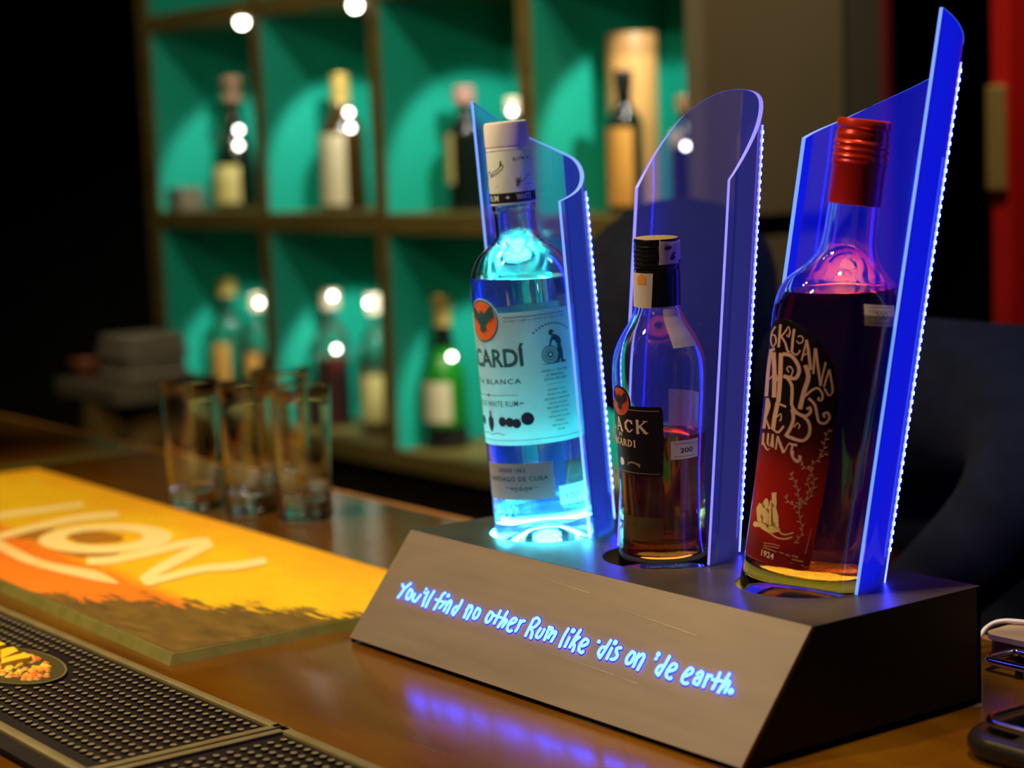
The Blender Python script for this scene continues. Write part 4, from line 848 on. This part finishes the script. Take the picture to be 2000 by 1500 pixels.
ob = mth('SUBTRACT', mth('ADD', mth('MULTIPLY', X_, -.036), .083), Y_)           # > 0 in the orange band
col = mixc(ramp(mth('ADD', ob, mth('MULTIPLY', mth('SUBTRACT', n1, .5), .03)), -.012, .012), yel, (.86, .22, .004))
dk = mth('SUBTRACT', mth('MULTIPLY_ADD', X_, .62, .185), Y_)                        # > 0 in the dark corner
n3 = noise(120, 6, (.25, 1.5, 1))
dn = mth('ADD', mth('ADD', dk, mth('MULTIPLY', mth('SUBTRACT', n2, .53), .10)), mth('MULTIPLY', mth('SUBTRACT', n3, .5), .13))
col = mixc(ramp(dn, -.004, .012), col, mixc(ramp(n2, .3, .7), (.10, .055, .006), (.20, .12, .012)))
Lk.new(col, b.inputs['Base Color']); b.inputs['Roughness'].default_value = .55
prn = mesh('printed_top', *box(RX + .003, -.003, .003, RY - .003, RZ - .001, RZ + .0004), pm, run)
def rstrip(data, z, k=3):
    out = []
    for st in data:
        p = crom([tuple(c * 1e-4 for c in q) for q in st], k)
        V = []; z += .00012
        for a, h, c_, d in p: V += [rw(a, h, z), rw(c_, d, z)]
        out.append((V, [(2 * i, 2 * i + 1, 2 * i + 3, 2 * i + 2) for i in range(len(p) - 1)]))
    return join(*out)
def rpoly(data, z):
    out = []
    for q in data:
        q = [(a * 1e-4, h * 1e-4) for a, h in q]
        out.append(([rw(a, h, z) for a, h in q], [tuple(t) for t in tessellate_polygon([[Vector((a, h, 0)) for a, h in q]])]))
    return join(*out)
mesh('brown_print', *rpoly(LIONBR, RZ + .0006), M['print_brown'], prn)
mesh('big_lettering', *join(rstrip(LION, RZ + .0008, 2), rstrip(LIONO, RZ + .0009, 1),
     ([rw(*q, RZ + .0008) for q in ((-.742, -.078), (-.655, -.088), (-.648, -.062), (-.735, -.050))], [(0, 1, 2, 3)])), M['print_cream'], prn)
mesh('brush_stroke', *rstrip(LIONWH, RZ + .0010, 4), M['print_white'], prn)

# ------------------------------------------------------------------ studded rubber bar mats
def stud_mat(label, x0, x1, y0, y1, skip=None):
    r = tag(empty('rubber_bar_mat', (x0, y0, 0)), label, 'bar mat', 'studded rubber bar mats')
    w_, d_ = x1 - x0, y1 - y0
    mesh('rubber_base', *box(0, w_, 0, d_, 0, .0058, .001), M['rubber'], r, 35)
    b0, b1 = .0135, .0085
    mesh('border', *join(box(b0 - b0 + .001, w_ - .001, d_ - b1, d_ - .001, .002, .0082, .001), box(.001, w_ - .001, b0, b0 + b1, .002, .0082, .001),
                         box(.001, b1, b0, d_, .002, .0082, .001), box(w_ - b1, w_ - .001, b0, d_, .002, .0082, .001)), M['mat_border'], r, 35)
    out = []
    nx, ny = int((w_ - 2 * b1 - .006) / .0099), int((d_ - b1 * 2 - b0 - .005) / .0099)
    for i in range(nx):
        for j in range(ny):
            x, y = w_ - b1 - .0075 - .0099 * i, d_ - b1 - .0075 - .0099 * j
            if skip and skip(x0 + x, y0 + y): continue
            if x0 + x < -.45: continue
            out.append(lathe([(.0028, .0050), (.0026, .0072), (.0024, .0075), (0, .0075)], 12, x, y, 0))
    sp = mesh('stud_pattern', *join(*out), M['rubber'], r, 40)
    sp.data.materials.append(M['nub'])
    for f in sp.data.polygons:
        if f.normal.z > .6: f.material_index = 1
    return r
def sk(x, y): return ((x + .10) / .072) ** 2 + ((y + .237) / .040) ** 2 < 1 or (-.34 < x < -.094 and -.262 < y < -.222)
m1 = stud_mat('black studded rubber bar mat with yellow raised letters and an oval emblem', -.80, .1872, -.3235, -.1625, sk)
m2 = stud_mat('black studded rubber bar mat without emblem, beside the one with yellow letters', .1885, .95, -.3235, -.1625)
ox, oy = -.80, -.3235
def mell(a, b_, z, n=48): return [(-.10 - ox + a * math.cos(2 * PI * k / n), -.237 - oy + b_ * math.sin(2 * PI * k / n), z) for k in range(n)]
def mslab(a, b_, z0, z1): return mell(a, b_, z0) + mell(a, b_, z1), [tuple(range(48, 96))] + [(k, (k + 1) % 48, 48 + (k + 1) % 48, 48 + k) for k in range(48)]
em = mesh('emblem', *mslab(.0672, .0345, .003, .0080), mat('emblem_dark_olive', (.06, .05, .012), .5), m1)
mesh('emblem_rim', mell(.0672, .0345, .0083) + mell(.0655, .0330, .0083), [(k, (k + 1) % 48, 48 + (k + 1) % 48, 48 + k) for k in range(48)], M['mat_border'], em)
gm = mixed(mat('gold_lion_relief', (.75, .22, .03), .5), (.90, .62, .05), 70, 3, .42, .58)
rl = []
rnd = random.Random(5)
for k in range(150):
    t, q = rnd.uniform(0, 2 * PI), math.sqrt(rnd.random())
    x, y = -.10 - ox + .054 * q * math.cos(t), -.237 - oy + .023 * q * math.sin(t)
    rl.append(lathe([(rnd.uniform(.002, .0042), .0078), (.0015, .0096), (0, .0099)], 7, x, y, 0))
mesh('emblem_relief', *join(*rl), gm, em)
lt = []
for q in MATN + [[[-2100, -2560], [-2180, -2270], [-1960, -2270], [-1700, -2430], [-1640, -2270], [-1480, -2270], [-1420, -2560], [-1600, -2560], [-1900, -2390], [-1930, -2560]]]:
    q = [(a * 1e-4 - ox, h * 1e-4 + .006 - oy) for a, h in q]; n = len(q)
    lt.append(([(x, y, .0125) for x, y in q] + [(x, y, .003) for x, y in q], [tuple(t) for t in tessellate_polygon([[Vector((x, y, 0)) for x, y in q]])] + [(i, (i + 1) % n, n + (i + 1) % n, n + i) for i in range(n)]))
mesh('raised_lettering', *join(*lt), M['mat_yellow'], m1)

# ------------------------------------------------------------------ tumblers
def tumbler_prof():
    out = [(0, 0.0), (.0270, 0.0), (.0290, .0012), (.0296, .004), (.0290, .014), (.0284, .030), (.0284, .048), (.0291, .068), (.0303, .092), (.0317, .116), (.0329, .138), (.0331, .1412)]
    inn = [(.0324, .1416), (.0317, .138), (.0305, .116), (.0291, .092), (.0279, .068), (.0271, .048), (.0270, .030), (.0255, .0205), (.012, .0175), (0, .0172)]
    return out + inn
def tumbler(x, y, label):
    o = mesh('tumbler', *lathe(tumbler_prof(), 64), M['tumbler'], None, 50)
    o.location = (x, y, .0004)
    return tag(o, label, 'glass', 'empty tumblers on the counter')
t0 = tumbler(-.640, .200, 'empty clear tumbler nearest the orange runner, leftmost of the four glasses')
for x, y, lb in ((-.566, .231, 'empty clear tumbler standing in the middle of the front row of glasses'), (-.488, .252, 'empty clear tumbler at the display end of the row of glasses'), (-.652, .323, 'empty clear tumbler standing behind the other glasses, at the counter edge')):
    o = copy_tree(t0); o.location = (x, y, .0004); tag(o, lb, 'glass', 'empty tumblers on the counter')

# ------------------------------------------------------------------ things at the right end of the counter
def rrect(x0, x1, y0, y1, r, z, n=6):
    P = []
    for cx, c_y, a in ((x1 - r, y1 - r, 0), (x0 + r, y1 - r, 90), (x0 + r, y0 + r, 180), (x1 - r, y0 + r, 270)):
        P += [(cx + r * math.cos(math.radians(a + 90 * k / n)), c_y + r * math.sin(math.radians(a + 90 * k / n)), z) for k in range(n + 1)]
    return P
def slab(outline, z0, z1):
    n = len(outline)
    return [(x, y, z1) for x, y, _ in outline] + [(x, y, z0) for x, y, _ in outline], [tuple(range(n)), tuple(range(n, 2 * n))[::-1]] + [(i, n + i, n + (i + 1) % n, (i + 1) % n) for i in range(n)]
bd = tag(empty('serving_board', (.366, .335, 0), math.radians(2)), 'beige wooden board with a dark underside behind the display stand', 'board')
mesh('board_top', *slab(rrect(0, .24, -.012, .105, .012, 0), .0125, .0165), M['beige_card'], bd)
mesh('board_base', *slab(rrect(.003, .237, -.010, .102, .010, 0), 0, .0123), M['dark_brown'], bd)
rk = tag(empty('wire_rack', (.397, .292, 0)), 'bent chrome wire rack lying beside the display stand, rounded corner showing', 'rack')
mesh('wire_frame', *tube(rrect(0, .16, 0, .032, .006, .0075), .0031, 10, True), M['chrome'], rk, 60)
for x, y in ((.03, 0), (.13, 0), (.03, .032), (.13, .032)):
    mesh('foot', *lathe([(0, 0), (.003, .0003), (.0032, .002), (.0028, .005)], 12, x, y, 0), M['dark_metal'], rk, 50)
ty = tag(empty('wire_caddy', (.512, .128, 0)), 'dark metal caddy with a thick rounded frame at the near right counter end', 'caddy')
mesh('base_frame', *tube(rrect(.004, .22, .004, .115, .022, .0085, 8), .0085, 12, True), M['dark_metal'], ty, 60)
mesh('top_rail', *tube(rrect(.010, .214, .010, .109, .016, .022, 8), .0026, 10, True), M['chrome'], ty, 60)
mesh('floor_plate', *slab(rrect(.006, .218, .006, .113, .02, 0), .002, .0045), M['hole'], ty)
mesh('glass_stud', *lathe([(.003, .0045), (.006, .007), (.0042, .011), (.0065, .015), (.004, .0195), (0, .0205)], 14, .022, .048, 0), M['glass'], ty, 50)

# ------------------------------------------------------------------ bottle shelf behind the bar
YS, YB = 1.25, 1.553
shf = tag(empty('bottle_shelf', (-1.9, YS, FLOOR)), 'olive wooden pigeonhole shelf with teal inside, lined with liquor bottles', 'shelf unit')
def sh_(vf): return [(x + 1.9, y - YS, z - FLOOR) for x, y, z in vf[0]], vf[1]
UX = (-2.830, -2.322, -1.872, -1.401, -.971)
ZB = (-.2075, .244, .681, 1.115)
for i, x in enumerate(UX):
    hw = .030 if i == 0 else .0195
    mesh('upright', *sh_(box(x - hw, x + hw, YS, YB, -.2264, 1.135, .002)), M['shelf_wood'] if i < 4 else M['end_panel'], shf)
for z in ZB:
    mesh('shelf_board', *sh_(box(-2.80, -.9515, YS - .001, YB, z - .019, z + .019, .002)), M['shelf_wood'], shf)
mesh('back_panel', *sh_(box(-2.80, -.99, YB - .012, YB - .004, -.19, 1.10)), M['teal'], shf)
for a, b_ in zip(UX, UX[1:]):
    for za, zb in zip(ZB, ZB[1:]):
        xa = a + (.030 if a == UX[0] else .0195)
        mesh('side_liner', *sh_(box(xa - .001, xa + .003, YS + .004, YB - .012, za + .0185, zb - .0185)), M['teal'], shf)
mesh('base_cabinet', *sh_(box(-2.85, -.955, YS + .03, YB, FLOOR, -.2264)), M['cabinet'], shf)
bulb = mat('shelf_bulb', (1, 1, 1), .4, emit=(1.0, .93, .78), estr=26)
for x, z in ((-2.377, .656), (-1.934, .656)):
    mesh('downlight', *sh_(lathe([(0, -.009), (.006, -.0075), (.0095, -.003), (.0105, .0055), (0, .0055)], 20, x, YS + .004, z)), bulb, shf, 50)

DG = mat('dark_green_bottle_glass', (.006, .012, .006), .06, coat=.5)
BG = mat('brown_bottle_glass', (.05, .024, .004), .08, coat=.5)
GG = mat('green_bottle_glass', (.012, .20, .012), .07, coat=.5)
CG = sheet_glass('clear_shelf_glass', (.86, .92, .88), (.3, .4, .35), .06, .05)
YL = mat('yellow_cream_label', (.72, .58, .20), .6)
CL = mat('cream_shelf_label', (.74, .60, .36), .6)
OL = mat('orange_shelf_label', (.72, .34, .06), .6)
RLq = mat('red_drink', (.42, .02, .015), .25)
ALq = mat('amber_drink', (.5, .22, .03), .25)
GC = mat('gold_capsule', (.72, .48, .12), .3, .4)
PC = mat('pink_cap', (.55, .27, .22), .45)
BC = mat('dull_brown_cap', (.24, .12, .06), .4)
WC = mat('pale_round_cap', (.80, .68, .48), .35)
KC = mat('black_capsule', (.015, .013, .012), .2, coat=.5)
GLINT = mat('glint_glow', (1, 1, 1), .4, emit=(1.0, .97, .88), estr=17)
def sb(name, label, cat, x, y, z, h, r, shape, parts, lights=()):
    """a shelf bottle: shape = list of (height share, radius share); parts = (name, lo, hi, material, grow, a0, a1); lights = added glint beads"""
    o = tag(empty(name, (x, y, z)), label, cat, 'bottles on the back shelf')
    hs = [q[0] * h for q in shape]; rs = [q[1] * r for q in shape]
    for (nm, lo, hi, m, gr, a0, a1) in parts:
        n = 26
        hh = [lo * h + (hi - lo) * h * k / n for k in range(n + 1)]
        pr = [(interp(q, hs, rs) + gr, q) for q in hh]
        if a0 is None:
            mesh(nm, *lathe([(0, pr[0][1])] + pr + [(0, pr[-1][1])], 28), m, o, 40)
        else:
            V, F = [], []
            for rr, q in pr:
                V += [(rr * math.cos(math.radians(a0 + (a1 - a0) * k / 20)), rr * math.sin(math.radians(a0 + (a1 - a0) * k / 20)), q) for k in range(21)]
            F = [(j * 21 + k, j * 21 + k + 1, j * 21 + k + 22, j * 21 + k + 21) for j in range(n) for k in range(20)]
            mesh(nm, V, F, m, o, 40)
    for lx, ly, lz in lights:  # small glowing beads added as highlights on the bottle glass
        mesh('glint_bead', *lathe([(0, -.005), (.0035, -.0036), (.005, 0), (.0035, .0036), (0, .005)], 14, lx - x, ly - y, lz - z), GLINT, o, 80)
    return o
WINE = [(0, .96), (.02, 1), (.52, 1), (.58, .96), (.64, .82), (.70, .58), (.75, .42), (.80, .36), (.985, .34), (1, .33)]
CHAMP = [(0, .96), (.02, 1), (.42, 1), (.50, .92), (.60, .66), (.70, .46), (.80, .37), (.90, .36), (.92, .42), (.985, .42), (1, .36)]
SPIR = [(0, .96), (.02, 1), (.60, 1), (.65, .95), (.70, .78), (.74, .48), (.78, .38), (.86, .37), (.865, .46), (.99, .46), (1, .42)]
PEAR = [(0, .9), (.03, 1), (.25, 1), (.42, .82), (.52, .62), (.62, .46), (.72, .38), (.80, .34), (.83, .42), (.88, .42), (.90, .34), (.93, .34), (.95, .44), (.985, .44), (1, .36)]
F0, F1 = -170, -0
Z1, Z2 = .2635, -.188
sb('liquor_bottle', 'dark pear-shaped bottle with round cream label, upper left pigeonhole', 'bottle', -2.640, 1.365, Z1, .292, .050, PEAR,
   [('glass_bottle', 0, .93, DG, 0, None, 0), ('stopper', .93, 1, BC, .001, None, 0), ('round_label', .05, .33, YL, .0006, -130, -20), ('neck_label', .50, .60, CL, .0012, -175, -95), ('collar', .80, .885, BC, .0006, None, 0)], lights=[(-2.5935, 1.3523, .4376), (-2.5840, 1.3445, .4036)])  # lights: added glint beads
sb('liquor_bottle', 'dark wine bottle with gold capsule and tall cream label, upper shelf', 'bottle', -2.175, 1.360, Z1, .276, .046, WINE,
   [('glass_bottle', 0, .78, BG, 0, None, 0), ('capsule', .78, 1, GC, .0022, None, 0), ('label', .04, .56, CL, .0006, -150, -25)], lights=[(-2.1400, 1.3575, .4602), (-2.1240, 1.3500, .4290)])  # lights: added glint beads
sb('liquor_bottle', 'plain brown glass bottle half hidden behind the gold-capsuled one', 'bottle', -2.098, 1.425, Z1, .20, .027, SPIR,
   [('glass_bottle', 0, .86, BG, 0, None, 0), ('cap', .86, 1, BC, .0004, None, 0), ('label', .18, .36, BC, .0005, -150, -30)])
sb('liquor_bottle', 'dark square-shouldered bottle with pink cap and yellow label, upper shelf', 'bottle', -1.745, 1.365, Z1, .232, .037, SPIR,
   [('glass_bottle', 0, .86, DG, 0, None, 0), ('cap', .86, 1, PC, .003, None, 0), ('label', .22, .62, YL, .0006, -185, -75)])
sb('liquor_bottle', 'bottle with a pale round stopper behind the white rum, upper shelf', 'bottle', -1.605, 1.375, Z1, .205, .030, SPIR,
   [('glass_bottle', 0, .86, CG, 0, None, 0), ('stopper', .86, 1, WC, .001, None, 0)], lights=[(-1.5870, 1.3590, .4431)])  # lights: added glint bead
o = tag(empty('gift_tube', (-1.290, 1.395, Z1)), 'tall orange cardboard gift tube on the upper shelf behind the bottles', 'gift tube')
mesh('tube', *lathe([(0, 0), (.0425, 0), (.0425, .292), (0, .292)], 32), mixed(mat('orange_card', (.80, .42, .13), .5), (.72, .34, .10), 9), o, 40)
mesh('lid', *lathe([(.0428, .262), (.0432, .295), (.0420, .300), (0, .300)], 32), mat('brown_orange_lid', (.48, .24, .08), .45), o, 40)
sb('liquor_bottle', 'slim dark bottle with silver band standing before the orange gift tube', 'bottle', -1.222, 1.318, Z1, .236, .030, SPIR,
   [('glass_bottle', 0, .86, DG, 0, None, 0), ('capsule', .80, 1, KC, .001, None, 0), ('silver_band', .78, .84, M['chrome'], .0015, None, 0), ('label', .06, .60, OL, .0006, -175, -15)])
sb('liquor_bottle', 'dark brown-capped bottle beside the orange gift tube, seen through the shield', 'bottle', -1.118, 1.36, Z1, .19, .026, SPIR,
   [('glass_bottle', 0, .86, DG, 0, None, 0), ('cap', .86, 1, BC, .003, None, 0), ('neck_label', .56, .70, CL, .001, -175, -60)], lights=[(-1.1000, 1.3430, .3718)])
sb('liquor_bottle', 'clear bottle with gold stopper and orange label, lower left pigeonhole', 'bottle', -2.715, 1.365, Z2, .292, .041, SPIR,
   [('glass_bottle', 0, .86, CG, 0, None, 0), ('stopper', .865, 1, GC, .003, None, 0), ('label', .10, .50, OL, .0006, -170, -30)])
sb('liquor_bottle', 'clear bottle with orange drink left in it beside the gold-stoppered one', 'bottle', -2.580, 1.365, Z2, .262, .031, SPIR,
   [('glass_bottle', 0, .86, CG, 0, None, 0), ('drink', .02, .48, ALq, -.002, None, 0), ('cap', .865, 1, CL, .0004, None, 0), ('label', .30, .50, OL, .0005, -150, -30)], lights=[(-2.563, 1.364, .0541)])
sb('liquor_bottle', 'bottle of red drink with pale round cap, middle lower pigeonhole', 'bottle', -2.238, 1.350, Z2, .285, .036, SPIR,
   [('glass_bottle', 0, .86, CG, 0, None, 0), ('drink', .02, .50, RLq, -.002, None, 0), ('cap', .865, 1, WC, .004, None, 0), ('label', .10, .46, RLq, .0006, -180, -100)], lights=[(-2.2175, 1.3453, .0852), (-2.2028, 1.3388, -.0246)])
sb('liquor_bottle', 'bottle with pale cap and yellow label beside the red drink bottle', 'bottle', -2.085, 1.365, Z2, .280, .036, SPIR,
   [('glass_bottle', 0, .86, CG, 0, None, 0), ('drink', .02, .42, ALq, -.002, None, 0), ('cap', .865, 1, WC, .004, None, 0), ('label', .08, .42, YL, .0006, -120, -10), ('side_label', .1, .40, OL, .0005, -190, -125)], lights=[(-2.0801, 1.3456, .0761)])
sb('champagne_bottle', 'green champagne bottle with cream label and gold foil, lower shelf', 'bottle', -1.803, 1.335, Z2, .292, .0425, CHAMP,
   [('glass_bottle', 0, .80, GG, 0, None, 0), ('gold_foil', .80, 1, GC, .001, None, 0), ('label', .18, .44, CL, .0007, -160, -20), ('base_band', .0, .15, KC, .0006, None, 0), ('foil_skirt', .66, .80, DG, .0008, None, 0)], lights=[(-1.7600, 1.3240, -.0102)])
o = tag(mesh('carton', *box(-2.795, -2.735, 1.27, 1.33, Z1, Z1 + .05, .002), mat('grey_brown_card', (.22, .18, .12), .7)), 'small grey-brown carton in the corner of the upper left pigeonhole', 'carton')

# ------------------------------------------------------------------ dim corner left of the shelf
br = tag(empty('wooden_barrel', (-2.16, .86, FLOOR)), 'dim wooden barrel standing left of the bottle shelf', 'barrel')
mesh('staves', *lathe([(0, 0)] + [(.10 + .035 * math.sin(PI * k / 16), 1.03 * k / 16) for k in range(17)] + [(0, 1.03)], 32), mixed(mat('old_barrel_oak', (.16, .085, .015), .6), (.22, .12, .02), 8, stretch=(4, 4, .6)), br, 50)
for z, r in ((.10, .109), (.34, .1315), (.70, .1315), (.93, .1105)):
    mesh('hoop', *lathe([(r - .002, z - .016), (r + .0025, z - .016), (r + .0025, z + .016), (r - .002, z + .016)], 32), M['dark_metal'], br, 40)
tr_ = tag(mesh('wooden_tray', *box(-2.31, -2.03, .76, .98, -.0695, -.035, .004), mixed(mat('grey_tray_wood', (.11, .09, .05), .7), (.15, .12, .07), 10)), 'grey wooden tray lying on the barrel in the dark left corner', 'tray')
def blanket():
    V, F = [], []
    for j in range(4):
        z = -.0345 + .022 * j
        ins = .004 * (j % 2)
        b_ = box(-2.20 + ins, -2.06 - ins, .80 + ins, .93 - ins, z, z + .0215, .008); V, F = join((V, F), b_)
    return V, F
tag(mesh('folded_towel', *blanket(), mixed(mat('grey_towel_cotton', (.20, .17, .12), .95), (.24, .21, .15), 60), None, 60), 'folded grey towel on the tray left of the shelf', 'towel')
tag(mesh('bowl', *lathe([(0, 0), (.018, 0), (.028, .012), (.036, .034), (.033, .034), (.025, .014), (0, .006)], 32, -2.265, .81, -.0345), mat('red_brown_pottery', (.28, .09, .03), .5), None, 50), 'small red-brown bowl beside the folded towel', 'bowl')

# ------------------------------------------------------------------ person bending behind the bar
per = empty('person', (-.08, .80, FLOOR))
tag(per, 'person in a dark navy hooded jacket bending down behind the bar, head bowed', 'person')
def skin(name, joints, edges, m, parent, lv=2):
    me = bpy.data.meshes.new(name)
    off = Vector(per.location)
    me.from_pydata([Vector(j[:3]) - off for j in joints], edges, [])
    o = bpy.data.objects.new(name, me); COL.objects.link(o); me.materials.append(m); o.parent = parent
    md = o.modifiers.new('skin', 'SKIN'); md.use_smooth_shade = True
    for i, j in enumerate(joints):
        ry = j[4] if len(j) > 4 else j[3]
        me.skin_vertices[0].data[i].radius = (j[3], ry)
    me.skin_vertices[0].data[0].use_root = True
    sd = o.modifiers.new('round', 'SUBSURF'); sd.levels = lv; sd.render_levels = lv
    return o
J = [(-.02, .92, -.17, .135, .11), (-.03, .88, -.03, .13, .105), (-.05, .80, .08, .145, .11), (-.10, .72, .125, .12, .10), (-.17, .66, .15, .055), (-.225, .61, .165, .06),   # pelvis to neck
     (.055, .72, .125, .078), (.140, .665, .085, .062), (.165, .60, .035, .056), (.085, .565, -.05, .045), (.01, .54, -.10, .036),    # her left arm
     (-.25, .80, .10, .075), (-.36, .76, .03, .060), (-.40, .68, -.05, .054), (-.33, .58, -.10, .044), (-.25, .53, -.13, .036),       # right arm
     (.075, .92, -.22, .10), (.09, .86, -.62, .068), (.09, .92, -1.03, .046), (.10, .84, -1.06, .042),
     (-.12, .92, -.22, .10), (-.14, .85, -.62, .068), (-.13, .92, -1.03, .046), (-.14, .84, -1.06, .042)]
E_ = [(0, 1), (1, 2), (2, 3), (3, 4), (4, 5), (3, 6), (6, 7), (7, 8), (8, 9), (9, 10), (3, 11), (11, 12), (12, 13), (13, 14), (14, 15), (0, 16), (16, 17), (17, 18), (18, 19), (0, 20), (20, 21), (21, 22), (22, 23)]
body_o = skin('body', J, E_, M['navy_cloth'], per)
# bowed head with hood and hair
def blob(c, rx, ry, rz, tilt, n=24, m=14):
    V, F = [], []
    R = Matrix.Rotation(tilt, 3, 'X')
    V = []
    for j in range(m + 1):
        t = PI * j / m
        for i in range(n):
            a = 2 * PI * i / n
            p = Vector((rx * math.sin(t) * math.cos(a), ry * math.sin(t) * math.sin(a), rz * math.cos(t)))
            if p.z < 0: p.x *= 1 + .35 * p.z / rz; p.y *= 1 + .12 * p.z / rz
            V.append(R @ p + Vector(c) - Vector(per.location))
    for j in range(m):
        for i in range(n):
            F.append((j * n + i, j * n + (i + 1) % n, (j + 1) * n + (i + 1) % n, (j + 1) * n + i))
    return V, F
hc = (-.275, .575, .185)
hd = mesh('head', *blob(hc, .074, .094, .112, 1.15), M['skin'], per, 80)
mesh('hair', *blob((hc[0], hc[1] + .006, hc[2] + .012), .080, .100, .104, 1.0), M['hair'], hd, 80)
for s in (-1, 1):
    mesh('ear', *blob((hc[0] + s * .052, hc[1] - .01, hc[2] - .01), .010, .020, .030, -.9, 12, 8), M['skin'], hd, 80)
mesh('nose', *blob((hc[0], hc[1] - .05, hc[2] - .098), .013, .016, .024, -.9, 10, 8), M['skin'], hd, 80)
mesh('hood', *blob((hc[0] + .004, hc[1] + .014, hc[2] + .016), .116, .128, .118, .8), M['navy_cloth'], per, 80)
def hand(wx, wy, wz, sg):
    V = [(wx, wy, wz, .026, .016), (wx - sg * .02, wy - .02, wz - .045, .034, .014), (wx - sg * .03, wy - .035, wz - .085, .034, .012)]
    E2 = [(0, 1), (1, 2)]
    o = skin('hand', V, E2, M['skin'], per)
    for k in range(4):
        bx, by, bz = wx - sg * .03 + (k - 1.5) * .017, wy - .035, wz - .08
        L2 = (.9, 1.0, .95, .75)[k]
        skin('finger', [(bx, by, bz, .009), (bx, by - .02, bz - .03 * L2, .0085), (bx, by - .022, bz - .055 * L2, .008), (bx, by - .012, bz - .075 * L2, .007)], [(0, 1), (1, 2), (2, 3)], M['skin'], o, 1).parent = o
    skin('thumb', [(wx + sg * .01, wy - .02, wz - .03, .011), (wx + sg * .03, wy - .035, wz - .055, .010), (wx + sg * .032, wy - .05, wz - .08, .009)], [(0, 1), (1, 2)], M['skin'], o, 1).parent = o
    return o
hand(.0, .535, -.105, 1)
hand(-.24, .525, -.135, -1)
for x in (.10, -.14):
    mesh('shoe', *[[(q[0] - per.location.x, q[1] - per.location.y, q[2] - per.location.z) for q in box(x - .045, x + .045, .72, .98, FLOOR, FLOOR + .075, .028)[0]], box(0, 1, 0, 1, 0, 1, .028)[1]], M['trousers'], per, 60)
bpy.context.view_layer.update()
